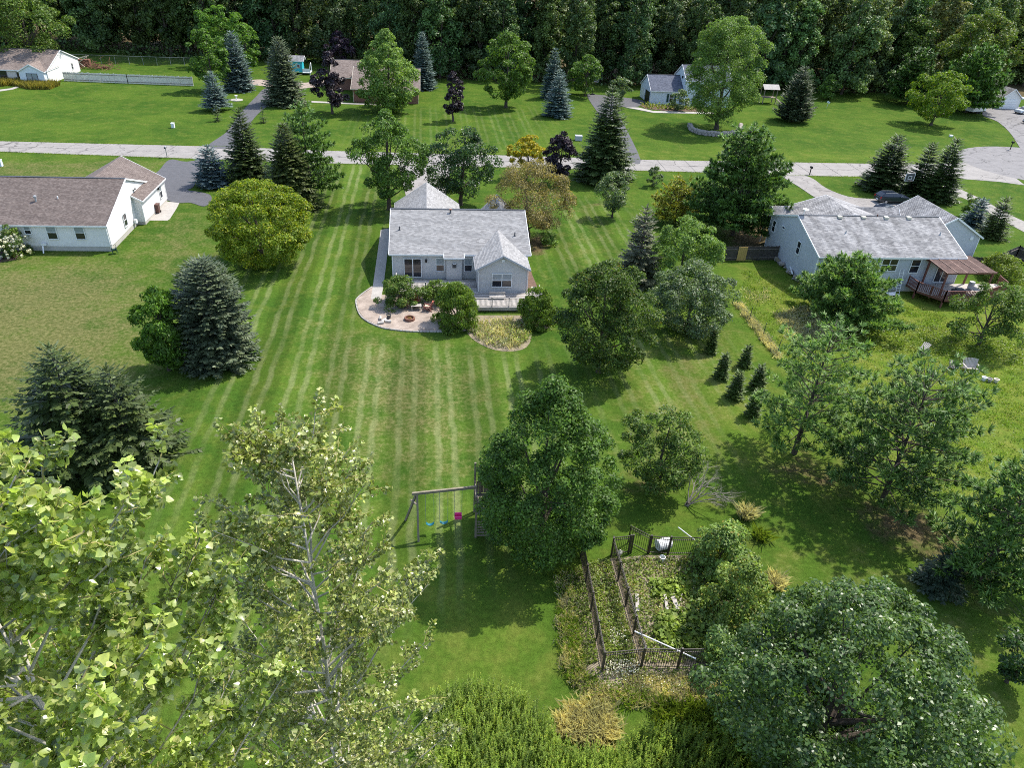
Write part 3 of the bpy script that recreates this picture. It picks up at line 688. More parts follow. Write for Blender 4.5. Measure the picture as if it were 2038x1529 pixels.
c = G(2088, 331); cds = [(c[0] + 15.5 * math.cos(a), c[1] + 13.5 * math.sin(a)) for a in np.linspace(0, 2 * PI, 40)[:-1]]
sheet('cul_de_sac', cds, -.1, .040, 'old_asphalt')
sheet('street_flare', gp([(1745, 325.5), (1800, 327), (1860, 327), (1915, 323), (1945, 312), (1990, 330), (2040, 369), (1990, 362), (1900, 355), (1745, 352)]), -.1, .034, 'road')
sheet('driveway_left', spline(gp([(338, 318), (372, 322), (421, 316), (400, 345), (385, 372), (372, 378), (395, 382), (418, 388), (420, 400), (406, 411), (380, 404), (356, 404), (330, 398), (312, 385), (306, 352), (318, 338)]), 4, True), -.1, .046, 'asphalt')
sheet('apron_left', gp([(291, 439), (322, 400), (357, 404), (352, 414), (338, 436), (333, 439)]), -.1, .03, 'concrete')
sheet('driveway_far', spline(gp([(415, 291), (452, 262), (478, 226), (510, 192), (528, 176), (560, 176), (545, 200), (512, 228), (487, 262), (470, 293)]), 5, True), -.1, .05, 'asphalt')
sheet('driveway_midfar', spline(gp([(1168, 190), (1185, 188), (1280, 200), (1262, 214), (1225, 214), (1243, 250), (1275, 319), (1252, 318), (1220, 270), (1195, 232)]), 4, True), -.1, .05, 'asphalt')
sheet('walk_midfar', gp([(1245, 214), (1270, 214), (1300, 221), (1420, 224), (1420, 227), (1300, 224.5), (1268, 218)]), -.1, .07, 'concrete')
sheet('walk_brick', gp([(620, 201), (700, 205), (760, 207), (760, 209.5), (700, 207.5), (620, 204)]), -.1, .06, 'concrete')
sheet('walk_farleft', gp([(-30, 182), (20, 176), (36, 171), (39, 173), (25, 178), (-30, 186)]), -.1, .06, 'concrete')
sheet('driveway_right', spline(gp([(1556, 349), (1595, 349), (1618, 356), (1645, 375), (1690, 392), (1745, 397), (1800, 404), (1810, 440), (1690, 440), (1660, 412), (1625, 395), (1590, 372)]), 4, True), -.1, .05, 'old_drive')
sheet('gravel_lane', spline(gp([(1878, 368), (1900, 372), (1960, 400), (2010, 428), (2100, 470), (2100, 492), (1990, 436), (1935, 402), (1885, 382)]), 3, True), -.1, .03, 'gravel')
sheet('driveway_farright', spline(gp([(1955, 228), (1975, 214), (2060, 214), (2160, 222), (2160, 300), (2050, 306), (2033, 298), (2024, 285), (2008, 262), (1985, 242)]), 4, True), -.1, .055, 'old_asphalt')
sheet('path_far', spline(gp([(490, 162), (520, 158), (600, 165), (690, 152), (690, 160), (600, 176), (500, 168)]), 4, True), -.1, .03, 'sand')
# paths round the middle house
sheet('walk_side', [(-5.9, 85.4), (-5.0, 85.9), (-4.35, 85.9), (-4.35, 84.6), (-4.75, 84.2), (-4.8, 69.6), (-4.9, 66.2), (-5.9, 66.2), (-5.87, 70)], -.1, .03, 'concrete')
sheet('drive_middle', [(-2.2, 88), (1.4, 88), (3.4, 113.5), (-4.6, 113.5)], -.1, .03, 'old_drive')
patio = spline(gp([(744, 570), (716, 590), (711, 605), (722, 630), (756, 649), (790, 656), (830, 659), (905, 659), (930, 655)]), 5) + [(4.4, 63.4), (3.6, 66.8), (-4.8, 67.2)]
sheet('patio', patio, -.1, .026, 'sand')
sheet('deck_bed', gp([(905, 640), (952, 628), (1080, 628), (1108, 640), (1090, 655), (1040, 650), (930, 656)]), -.1, .022, 'soil')
sheet('side_bed', [(9.8, 66), (11.3, 66.3), (11.0, 72), (10.9, 82), (10.0, 82)], -.1, .02, 'mulch')
sheet('planting_bed', spline(gp([(935, 648), (937, 672), (985, 697), (1040, 696), (1058, 670), (1045, 642), (1000, 634)]), 4, True), -.1, .024, 'soil')
GARD = gp([(1122, 1140), (1160, 1130), (1216, 1112), (1290, 1106), (1420, 1106), (1480, 1200), (1440, 1340), (1430, 1395), (1230, 1402), (1165, 1385), (1128, 1340), (1118, 1230)])
sheet('garden_soil', GARD, -.1, .02, 'soil')
sheet('front_bed_midfar', gp([(1268, 207), (1285, 216), (1330, 221), (1400, 222), (1400, 214), (1300, 208)]), -.1, .045, 'mulch')
sheet('flower_bed_left', gp([(-60, 500), (45, 503), (30, 517), (-60, 532)]), -.1, .02, 'mulch')
# edging stones round the patio rim
stones = spline(gp([(741, 572), (714, 592), (709, 605), (720, 632), (754, 651), (790, 658), (830, 661), (905, 661), (930, 657)]), 8)
edge = empty('patio_edging', (stones[0][0], stones[0][1], 0), 'pale stone edging curving round the sandy patio', 'edging')
rng = np.random.default_rng(8)
d = np.r_[0, np.cumsum(np.hypot(*np.diff(np.array(stones), axis=0).T))]
for s in np.arange(0.15, d[-1], .31):
    x = np.interp(s, d, [p[0] for p in stones]); y = np.interp(s, d, [p[1] for p in stones]); x2 = np.interp(s + .1, d, [p[0] for p in stones]); y2 = np.interp(s + .1, d, [p[1] for p in stones])
    MB().box((x, y, .05), (.27, .13, .13 + .03 * rng.random()), math.atan2(y2 - y, x2 - x) + rng.normal() * .06).build('paver', 'stone' if rng.random() < .3 else 'concrete', edge, True)

# ------------------------------------------------------------------ house parts
def wall(root, p0, p1, z0, z1, mat, apex=None, step=.13, name='wall', z1b=None):
    """lapped boards from p0 to p1 (outside on the right hand); apex=(distance, z) makes a gable"""
    mb = MB(); p0 = np.array(p0, float); p1 = np.array(p1, float); Lw = np.hypot(*(p1 - p0)); a = (p1 - p0) / Lw; n = np.array([a[1], -a[0]])
    top = apex[1] if apex else z1; z = z0
    def span(zz):
        if zz <= z1 or not apex: return 0.0, Lw
        f = min(1, (zz - z1) / (apex[1] - z1)); return apex[0] * f, Lw - (Lw - apex[0]) * f
    while z < top - .005:
        zt = min(z + step, top)
        if z < z1 < zt: zt = z1
        s0, s1 = span(z); t0, t1 = span(zt)
        A = p0 + a * s0 + n * .016; B = p0 + a * s1 + n * .016; C = p0 + a * t1; D = p0 + a * t0; A2 = p0 + a * s0; B2 = p0 + a * s1
        mb.add([(*A, z), (*B, z), (*C, zt), (*D, zt), (*A2, z), (*B2, z)], [(0, 1, 2, 3), (4, 5, 1, 0)])
        z = zt
    return mb.build(name, mat, root, True)
def roof_plane(root, e0, e1, r1, r0, mat, name='roof', course=.145, thick=.12, trim=None):
    """shingle courses from the eave e0-e1 up to the ridge r0-r1"""
    e0, e1, r1, r0 = [Vector(p) for p in (e0, e1, r1, r0)]
    nrm = (e1 - e0).cross(r0 - e0).normalized()
    if nrm.z < 0: nrm = -nrm
    SL = max(((r0 - e0) - (e1 - e0).normalized() * (r0 - e0).dot((e1 - e0).normalized())).length, .1); n = max(3, int(SL / course)); ax = (e1 - e0).normalized()
    vs, fs, uv = [], [], []
    u = lambda p: (p - e0).dot(ax)
    for i in range(n):
        f, g = i / n, (i + 1) / n
        a, b, c, d = e0.lerp(r0, f), e1.lerp(r1, f), e1.lerp(r1, g), e0.lerp(r0, g)
        a2, b2 = a + nrm * .018, b + nrm * .018; o = len(vs)
        vs += [a2, b2, c, d, a, b]; fs += [(o, o + 1, o + 2, o + 3), (o + 4, o + 5, o + 1, o)]
        v0, v1 = i * course, (i + 1) * course
        uv += [(u(a), v0 + .004), (u(b), v0 + .004), (u(c), v1 - .002), (u(d), v1 - .002), (u(a), v0 + .05), (u(b), v0 + .05), (u(b), v0 + .07), (u(a), v0 + .07)]
    o = len(vs); t = nrm * thick
    vs += [e0, e1, r1, r0, e0 - t, e1 - t, r1 - t, r0 - t]
    for q in ((4, 7, 6, 5), (0, 4, 5, 1), (1, 5, 6, 2), (3, 7, 4, 0)):
        fs.append(tuple(o + k for k in q)); uv += [(0, 0), (.1, 0), (.1, .1), (0, .1)]
    mb = MB(); mb.v = [tuple(v) for v in vs]; mb.f = fs; mb.uv = uv
    r = mb.build(name, mat, root, True)
    if trim:
        fb = MB(); k = Vector((0, 0, -.07))
        fb.bar(e0 + k - ax * .02, e1 + k + ax * .02, .05, .16)
        fb.build('gutter', trim, root, True)
        MB().bar(e0 + k - ax * .03, r0 + k - ax * .03, .05, .18).build('rake_board', trim, root, True); MB().bar(e1 + k + ax * .03, r1 + k + ax * .03, .05, .18).build('rake_board', trim, root, True)
    return r
def block(root, x0, x1, y0, y1, zb, ze, zr, axis, siding, roof, trim, oh=.35, goh=.25, zf=None, sides='SENW', ridge_ext=(0, 0), cap=True):
    """a gabled block: walls on the named sides, foundation, two roof planes, ridge cap"""
    zf = zb if zf is None else zf
    m = (zr - ze) / (((y1 - y0) if axis == 'x' else (x1 - x0)) / 2); zo = ze - m * oh
    if zf > zb: MB().bx((x0 + .02, y0 + .02, zb - .3), (x1 - .02, y1 - .02, zf)).build('foundation', 'foundation', root, True)
    ap = lambda L: (L / 2, zr - .05) 
    if axis == 'x': gS = gN = None; gE = gW = ap(y1 - y0)
    else: gE = gW = None; gS = gN = ap(x1 - x0)
    if 'S' in sides: wall(root, (x0, y0), (x1, y0), zf, ze, siding, gS)
    if 'E' in sides: wall(root, (x1, y0), (x1, y1), zf, ze, siding, gE)
    if 'N' in sides: wall(root, (x1, y1), (x0, y1), zf, ze, siding, gN)
    if 'W' in sides: wall(root, (x0, y1), (x0, y0), zf, ze, siding, gW)
    cb = MB()
    for cx, cy in ((x0, y0), (x1, y0), (x1, y1), (x0, y1)): cb.bx((cx - .05, cy - .05, zf), (cx + .05, cy + .05, ze - .02))
    cb.build('corner_trim', trim, root, True)['kind'] = 'stuff'
    if axis == 'x':
        a, b, c = x0 - goh - ridge_ext[0], x1 + goh + ridge_ext[1], (y0 + y1) / 2
        roof_plane(root, (a, y0 - oh, zo), (b, y0 - oh, zo), (b, c, zr), (a, c, zr), roof, trim=trim)
        roof_plane(root, (b, y1 + oh, zo), (a, y1 + oh, zo), (a, c, zr), (b, c, zr), roof, trim=trim)
        if cap: MB().bar((a, c, zr + .01), (b, c, zr + .01), .28, .05).build('ridge_cap', 'darkgrey', root, True)
    else:
        a, b, c = y0 - goh - ridge_ext[0], y1 + goh + ridge_ext[1], (x0 + x1) / 2
        roof_plane(root, (x1 + oh, a, zo), (x1 + oh, b, zo), (c, b, zr), (c, a, zr), roof, trim=trim)
        roof_plane(root, (x0 - oh, b, zo), (x0 - oh, a, zo), (c, a, zr), (c, b, zr), roof, trim=trim)
DIR = {'S': ((1, 0), (0, -1)), 'E': ((0, 1), (1, 0)), 'N': ((-1, 0), (0, 1)), 'W': ((0, -1), (-1, 0))}
def window(root, side, c, w, h, units=1, up='blind', lo='glass', frame='white', name='window', sill=True, split=True):
    """c = centre on the wall face; each unit a double-hung sash of two panes"""
    a, n = [Vector((*v, 0)) for v in DIR[side]]; c = Vector(c); t = .075; mb = MB()
    def bar(s0, s1, z0, z1, pr=.07):
        p = c + a * ((s0 + s1) / 2) + n * (pr / 2) + Vector((0, 0, (z0 + z1) / 2)); d = [abs(a[k]) * (s1 - s0) + abs(n[k]) * pr for k in range(2)] + [z1 - z0]; mb.box(p, d)
    bar(-w / 2, w / 2, h / 2 - t, h / 2); bar(-w / 2, w / 2, -h / 2, -h / 2 + t, .1)
    uw = w / units
    for i in range(units + 1):
        s = -w / 2 + i * uw; s0 = max(-w / 2, s - t / 2 if 0 < i < units else s - t); s1 = min(w / 2, s + t / 2 if 0 < i < units else s + t); bar(s0, s1, -h / 2 + t, h / 2 - t)
    if split: bar(-w / 2 + t, w / 2 - t, -.03, .03, .06)
    o = mb.build(name, frame, root, True)
    for i in range(units):
        s = -w / 2 + (i + .5) * uw
        for z0, z1, g in (((.03, h / 2 - t, up), (-h / 2 + t, -.03, lo)) if split else ((-h / 2 + t, h / 2 - t, lo),)):
            q = MB(); p = c + a * s + n * .028 + Vector((0, 0, (z0 + z1) / 2)); q.box(p, [abs(a[k]) * (uw - t * 1.2) + abs(n[k]) * .02 for k in range(2)] + [z1 - z0 - .002])
            ob = q.build('pane', g, None); ob.parent = o; me = ob.data
            me.transform(Matrix.Translation(-Vector(root.location)))
    return o
def railing(root, pts, z, h=.95, post='deckwood', every=1.6, bal=.12, bname='baluster', bw=.035, pw=.09, cap=None):
    """posts, two rails and turned-out balusters, each its own part"""
    me = None
    for p, q in zip(pts[:-1], pts[1:]):
        p, q = Vector((*p, z)), Vector((*q, z)); L = (q - p).length; n = max(1, round(L / every))
        for i in range(n + 1):
            c = p.lerp(q, i / n); MB().bx((c.x - pw / 2, c.y - pw / 2, z - .35), (c.x + pw / 2, c.y + pw / 2, z + h + .08)).build('post', post, root, True)
        for zz in (.12, h): MB().bar(p + Vector((0, 0, zz)), q + Vector((0, 0, zz)), .09 if zz > .5 else .05, .04).build('rail', cap or post, root, True)
        nb = int(L / bal)
        for i in range(nb):
            c = p.lerp(q, (i + .5) / nb)
            if me is None:
                o = MB().bx((-bw / 2, -bw / 2, .12), (bw / 2, bw / 2, h)).build(bname, post, root); me = o.data
            else: o = link(bname, me, root)
            o.location = c - Vector(root.location)
def vent_pipe(root, x, y, z, mat='darkgrey', h=.42, r=.06, name='vent_pipe'):
    MB().lathe((x, y, z - .1), [(r * 2.6, 0), (r * 2.2, .1), (r * 1.25, .2), (r, .24), (r, .1 + h), (r * .7, .1 + h)], 10).build(name, mat, root, True)

# ------------------------------------------------------------------ the middle house
hm = empty('ranch_house', (0, 70, 0), 'pale grey house with grey shingle roof and back deck, nearest the centre', 'house')
X0, X1, YB, YF, ZF, ZE, ZR = -3.85, 10.1, 70.55, 83.65, .5, 3.28, 5.55
block(hm, X0, X1, YB, YF, 0, ZE, ZR, 'x', 'siding_grey', MT['shgrey'], 'white', oh=.4, goh=.3, zf=.3)
# rear bedroom wing with its gable to the camera
block(hm, 4.75, 9.65, 67.0, 71.5, 0, 3.14, 4.47, 'y', 'siding_grey', MT['shgrey'], 'greytrim', oh=.33, goh=.3, zf=.3, sides='SEW', ridge_ext=(0, 2.2), cap=False)
# chimney chase under its own lip of roof
wall(hm, (1.66, 70.05), (3.25, 70.05), .45, 3.0, 'siding_grey'); wall(hm, (3.25, 70.05), (3.25, 70.55), .45, 3.05, 'siding_grey'); wall(hm, (1.66, 70.55), (1.66, 70.05), .45, 3.05, 'siding_grey')
roof_plane(hm, (1.42, 69.62, 2.985), (3.45, 69.62, 2.985), (3.45, 70.3, 3.22), (1.42, 70.3, 3.22), MT['shgrey'], trim='white')
# front wings beyond the ridge
block(hm, -3.85, 3.25, 82.5, 86.9, 0, 2.95, 5.35, 'y', 'siding_grey', MT['shgrey'], 'white', oh=.33, goh=.3, sides='ENW', ridge_ext=(4.5, 0), cap=False)
block(hm, 6.6, 9.6, 83, 85.2, 0, 3.1, 4.6, 'y', 'siding_grey', MT['shgrey'], 'white', oh=.3, goh=.25, sides='ENW', ridge_ext=(3.0, 0), cap=False)
# sliding door
sd = MB()
for a, b in (((-2.72, 70.5, .48), (-.88, 70.42, .56)), ((-2.72, 70.5, 2.52), (-.88, 70.42, 2.6)), ((-2.72, 70.5, .56), (-2.64, 70.42, 2.52)), ((-.96, 70.5, .56), (-.88, 70.42, 2.52)), ((-1.84, 70.5, .56), (-1.75, 70.41, 2.52))): sd.bx(a, b)
sdo = sd.build('sliding_door', 'white', hm, True)
for a, b in (((-2.63, 70.49, .57), (-1.85, 70.455, 2.51)), ((-1.74, 70.49, .57), (-.97, 70.455, 2.51))):
    q = MB().bx(a, b).build('pane', 'glass', None); q.parent = sdo; q.data.transform(Matrix.Translation((0, -70, 0)))
q = MB().bx((-1.02, 70.40, 1.4), (-.99, 70.36, 1.65)).build('handle', 'black', None); q.parent = sdo; q.data.transform(Matrix.Translation((0, -70, 0)))
window(hm, 'S', (1.02, 70.53, 1.88), .92, 1.55); window(hm, 'S', (3.95, 70.53, 1.88), .86, 1.55)
window(hm, 'S', (7.14, 66.98, 1.74), 2.06, 1.5, 2)
MB().lathe((-.42, 70.42, 2.12), [(.03, 0), (.09, .06), (.11, .3), (.07, .36), (.02, .48)], 8).build('wall_lamp', 'black', hm, True)
MB().bx((2.28, 70.04, 1.78), (2.66, 69.9, 2.2)).build('flue_vent', 'darkgrey', hm, True); MB().bx((2.32, 70.03, 2.2), (2.62, 69.86, 2.24)).build('vent_hood', 'white', hm, True)
MB().box((7.2, 66.93, 3.85), (.32, .08, .26)).build('gable_light', 'white', hm, True)
MB().bar((4.62, 66.86, 2.95), (4.80, 66.90, 2.6), .07).bar((4.80, 66.9, 2.62), (4.80, 66.9, .5), .07).build('downspout', 'white', hm, True)
MB().bar((9.75, 66.9, 2.9), (9.75, 66.9, .3), .06).build('downspout', 'white', hm, True)
vent_pipe(hm, -3.15, 73.75, 4.38); vent_pipe(hm, 8.95, 73.0, 4.12); vent_pipe(hm, 2.25, 76.5, 5.35, 'darkgrey', .3)
hx = MB().box((2.28, 76.5, 5.72), (.3, .2, .1)).build('vent_cap', 'rust', hm, True)
# air conditioner
ac = empty('air_conditioner', (10.62, 67.2, 0), 'square white air conditioner on the gravel beside the rear wing', 'air conditioner')
MB().bx((-.42, -.42, -.05), (.42, .42, .1)).build('pad', 'concrete', ac); MB().bx((-.36, -.36, .1), (.36, .36, .78)).build('cabinet', 'cream', ac, bevel=.03); MB().lathe((0, 0, .78), [(.3, 0), (.3, .03), (.05, .04)], 14).build('fan_grille', 'darkgrey', ac)
# deck of single boards
dk = empty('deck', (4, 66, 0), 'weathered grey wooden deck along the back of the middle house', 'deck')
rng = np.random.default_rng(11)
def boards(root, x0, x1, y0, y1, z, w=.142, mat='deckwood', dark=None):
    y = y0; me = None
    while y < y1 - .02:
        o = MB().bx((x0, y, z - .035 - .004 * rng.random()), (x1, min(y + w - .008, y1), z + .004 * rng.random())).build('board', mat, root, True)
        if rng.random() < .25: o.data.materials[0] = MT['oldwood'] if rng.random() < .35 else MT['greywood']
        y += w
boards(dk, 4.1, 11.0, 63.45, 66.95, .45); boards(dk, -3.5, 4.7, 67.0, 70.0, .45)
for a, b in (((4.1, 63.38, .12), (11.0, 63.44, .46)), ((-3.5, 66.9, .1), (4.0, 66.96, .44)), ((4.03, 63.38, .12), (4.09, 66.88, .44))): MB().bx(a, b).build('skirt_board', 'deckwood', dk, True)
for a, b in (((4.3, 63.6, .0), (10.8, 63.7, .14)), ((-3.3, 67.1, 0), (3.9, 67.2, .12))): MB().bx(a, b).build('footing', 'deckdark', dk, True)
railing(dk, [(4.25, 63.55), (10.9, 63.55), (10.9, 66.4)], .45); railing(dk, [(-3.4, 67.05), (3.9, 67.05)], .45); railing(dk, [(-3.45, 69.9), (-3.45, 68.4)], .45, every=2)
MB().box((6.6, 65.7, .9), (1.6, .06, .3)).box((6.6, 65.4, .72), (1.6, .45, .05)).box((5.95, 65.4, .58), (.08, .4, .25)).box((7.25, 65.4, .58), (.08, .4, .25)).build('bench', 'deckwood', dk, True)

# ------------------------------------------------------------------ white house on the left
hl = empty('ranch_house', (-40, 80, 0), 'white house with brown shingle roof at the left edge, nearer than the street', 'house')
block(hl, -60, -34.2, 78.15, 92.9, 0, 3.1, 5.75, 'x', 'siding_white', MT['shbrown'], 'white', oh=.35, goh=.12, zf=.55)
# garage wing standing out beyond the gable, ridge running away
block(hl, -42.2, -33.3, 86.35, 94.9, 0, 3.1, 5.6, 'y', 'siding_white', MT['shbrown'], 'white', oh=.3, goh=.1, zf=.35, sides='ENS', ridge_ext=(0.15, 0), cap=False)
window(hl, 'S', (-37.05, 78.12, 2.1), 1.05, 1.55); window(hl, 'S', (-39.85, 78.12, 2.1), 1.05, 1.55); window(hl, 'S', (-42.2, 78.12, 2.35), .72, .95)
window(hl, 'E', (-34.17, 83.0, 1.8), .95, 1.5, up='glass')
window(hl, 'E', (-33.27, 93.0, 1.9), .9, 1.7, up='blind', lo='glass', name='side_door')
MB().bx((-34.3, 78.04, .4), (-34.22, 77.96, 3.0)).build('downspout', 'white', hl, True)
MB().lathe((-42.2, 81.5, 4.0), [(.28, 0), (.24, .12), (.1, .16), (.1, .75), (.17, .78), (.17, .92), (.05, .98)], 10).build('flue', 'galv', hl, True)
vent_pipe(hl, -40.15, 82.0, 4.35, 'white', .4)
MB().bx((-34.1, 85.2, .55), (-33.85, 85.6, 1.0)).build('meter_box', 'white', hl, True)
MB().bx((-41.2, 78.05, .7), (-40.7, 77.85, .95)).bar((-41.0, 77.8, .7), (-40.9, 77.3, .05), .1).build('drain_pipe', 'white', hl, True)
dish = MB().tube([(-34.2, 87.4, 3.45), (-34.2, 87.4, 3.8)], [.03, .03], 6); dish.lathe((-34.15, 87.35, 3.85), [(.03, 0), (.16, .02), (.3, .1), (.3, .12), (.16, .05), (.03, .03)], 12); dish.build('satellite_dish', 'darkgrey', hl, True)
wl = MB().bx((-33.28, 92.25, 2.3), (-33.1, 92.4, 2.65)).build('wall_lamp', 'black', hl, True)

# ------------------------------------------------------------------ blue house on the right
hb = empty('ranch_house', (50, 75, 0), 'blue house with streaked grey roof and a pergola deck, on the right', 'house')
block(hb, 40.75, 57.2, 68.15, 80.6, 0, 4.2, 6.35, 'x', 'siding_blue', MT['shold'], 'white', oh=.35, goh=.15, zf=.15)
block(hb, 41.0, 57.0, 80.4, 82.6, 0, 4.0, 5.0, 'x', 'siding_blue', MT['shold'], 'white', oh=.2, goh=.1, sides='', cap=False)
block(hb, 41.9, 54.4, 76, 82.6, 0, 4.1, 6.0, 'y', 'siding_blue', MT['shold'], 'white', oh=.3, goh=.2, sides='ENW', ridge_ext=(0, 0), cap=False)
block(hb, 56.6, 64.2, 75.3, 83.0, 0, 3.8, 6.0, 'y', 'siding_blue', MT['shold'], 'white', oh=.35, goh=.2, sides='SENW', cap=True)
window(hb, 'S', (43.55, 68.12, 3.1), 2.05, 1.45, 2, up='glass'); window(hb, 'S', (48.9, 68.12, 3.1), 1.9, 1.45, 2, up='glass'); window(hb, 'S', (51.9, 68.12, 3.0), 1.1, 1.6, up='glass')
window(hb, 'S', (42.85, 68.12, .78), 1.95, .78, 2, up='glass', split=False)
window(hb, 'W', (40.72, 72.6, 3.2), .85, 1.5, up='glass'); window(hb, 'W', (40.72, 79.4, 3.2), .85, 1.4, up='glass'); window(hb, 'W', (40.72, 77.0, 3.9), .8, .35, split=False)
window(hb, 'S', (55.4, 68.12, 2.2), 1.6, 2.1, 2, up='glass', name='patio_door', split=False)
MB().bar((40.6, 67.9, 4.0), (40.72, 68.05, 3.7), .08).bar((40.72, 68.06, 3.7), (40.72, 68.06, .1), .08).build('downspout', 'white', hb, True)
for i, xx in enumerate((45.3, 48.1, 50.8, 53.5)): MB().bx((xx - .22, 73.75, 6.2), (xx + .22, 74.2, 6.42)).build('roof_vent', 'cream', hb, True)
vent_pipe(hb, 45.0, 71.5, 5.3, 'galv', .35); vent_pipe(hb, 56.0, 71.4, 5.3, 'galv', .35); vent_pipe(hb, 49.9, 74.3, 6.25, 'rust', .3)
MB().tube([(41.2, 74.35, 6.2), (41.2, 74.35, 6.9)], [.04, .04], 6).lathe((41.3, 74.3, 6.9), [(.05, 0), (.35, .1), (.36, .14), (.05, .03)], 12).build('satellite_dish', 'white', hb, True)
MB().bx((63.0, 75.27, 3.3), (63.35, 75.2, 3.65)).build('wall_lamp', 'white', hb, True)
# deck, railing and pergola behind it
bd = empty('deck', (56, 66, 0), 'red stained raised deck with railing behind the blue house', 'deck')
dpoly = [(51.6, 67.9), (51.7, 66.3), (53.4, 64.0), (57.5, 63.9), (62.0, 66.2), (62.3, 68.0)]
MB().prism(dpoly, .75, .98).build('skirt_board', 'redwood', bd, True)
yy = 64.05
while yy < 67.9:
    xs_ = [x for (x1, y1), (x2, y2) in zip(dpoly, dpoly[1:] + dpoly[:1]) if (y1 - yy) * (y2 - yy) < 0 for x in [x1 + (x2 - x1) * (yy - y1) / (y2 - y1)]]
    if len(xs_) >= 2: MB().bx((min(xs_), yy - .068, .98), (max(xs_), yy + .068, 1.012)).build('board', 'greywood' if yy > 65 else 'redroof', bd, True)
    yy += .145
for c in dpoly[1:5] + [(55, 67.6)]: MB().bx((c[0] - .07, c[1] - .07 + .1, 0), (c[0] + .07, c[1] + .07 + .1, .76)).build('leg', 'redwood', bd, True)
railing(bd, dpoly[:6], 1.0, .95, 'redwood', 1.8, .17, bw=.06)
pg = empty('pergola', (56, 67, 0), 'pergola with a faded red panel roof over the raised deck', 'pergola')
pz = lambda y: 3.6 + (y - 64.85) * .1
for c in ((53.5, 65.0), (58.8, 65.2), (53.3, 67.9), (58.2, 67.9)): MB().bx((c[0] - .08, c[1] - .08, .98), (c[0] + .08, c[1] + .08, pz(c[1]) - .08)).build('post', 'redwood', pg, True)
MB().bar((53.2, 65.0, pz(65) - .12), (59.2, 65.2, pz(65) - .12), .1, .2).bar((52.9, 67.9, pz(67.9) - .12), (58.6, 67.9, pz(67.9) - .12), .1, .2).bar((53.5, 65, pz(65) - .1), (53.2, 68, pz(68) - .1), .08, .18).bar((58.8, 65.2, pz(65) - .1), (58.3, 68, pz(68) - .1), .08, .18).build('beam', 'redwood', pg, True)
for i in range(5):
    f0, f1 = i / 5, (i + 1) / 5; mb = MB(); lift = .03 * (i % 2)
    for k in range(8):   # corrugations
        a, b = f0 + (f1 - f0) * k / 8, f0 + (f1 - f0) * (k + .5) / 8; c_ = f0 + (f1 - f0) * (k + 1) / 8
        X = lambda f, t: (53.3 + 5.75 * f) * (1 - t) + (52.95 + 5.4 * f) * t
        y0, y1 = 64.75 + .2 * (f0), 68.6
        for s0, s1, h0, h1 in ((a, b, 0, .05), (b, c_, .05, 0)):
            mb.add([(X(s0, 0), y0, pz(y0) + h0 + lift), (X(s1, 0), y0, pz(y0) + h1 + lift), (X(s1, 1), y1, pz(y1) + h1 + lift), (X(s0, 1), y1, pz(y1) + h0 + lift)], [(0, 1, 2, 3)])
    mb.bar((X(f0, 0), y0, pz(y0) + .04 + lift), (X(f0, 1), y1, pz(y1) + .04 + lift), .1, .05)
    mb.build('roof_panel', 'redroof', pg, True)
tb = empty('patio_table', (57.3, 65.2, 1.01), 'round glass patio table on the red deck beyond the railing', 'table')
MB().lathe((0, 0, .70), [(.6, 0), (.62, .015), (.6, .03), (.05, .03)], 20).build('table_top', 'darkgrey', tb); 
for k in range(3): MB().bar((0.08 * math.cos(k * 2.1), 0.08 * math.sin(k * 2.1), .69), (.45 * math.cos(k * 2.1), .45 * math.sin(k * 2.1), 0), .04).build('leg', 'black', tb)
ht = empty('covered_grill', (55.3, 64.75, 1.01), 'dark covered grill at the railing of the red deck', 'grill')
MB().box((0, 0, .42), (1.35, .6, .82)).build('cover', 'darkgrey', ht, bevel=.08); MB().box((0, 0, .88), (.8, .4, .1)).build('lid', 'darkgrey', ht, bevel=.03)
bn_ = empty('barrel', (58.0, 66.5, 1.01), 'grey barrel under the edge of the pergola roof', 'barrel'); MB().lathe((0, 0, 0), [(.27, 0), (.31, .25), (.31, .6), (.27, .85), (.2, .86)], 14).build('body', 'galv', bn_); MB().lathe((0, 0, .86), [(.28, 0), (.28, .04)], 14).build('lid', 'galv', bn_)
ld = empty('step_ladder', (50.5, 67.4, .02), 'pale aluminium ladder leaning on the blue wall near the deck', 'ladder')
for s in (-.22, .22): MB().bar((s, 0, 0), (s, .6, 2.6), .06, .04).build('rail', 'white', ld)
for k in range(7): MB().bar((-.22, .08 + .075 * k, .3 + .33 * k), (.22, .08 + .075 * k, .3 + .33 * k), .05, .03).build('rung', 'white', ld)
mt_ = empty('white_tarp', (49.6, 67.0, .0), 'crumpled white sheet lying by the blue house wall', 'sheet'); rngt = np.random.default_rng(4)
g_ = MB(); nn = 7
g_.add([(i * .2 - .6 + rngt.normal() * .03, j * .13 - .4, .2 + .16 * rngt.random()) for j in range(nn) for i in range(nn)], [(j * nn + i, j * nn + i + 1, (j + 1) * nn + i + 1, (j + 1) * nn + i) for j in range(nn - 1) for i in range(nn - 1)]); g_.build('sheet', 'white', mt_)

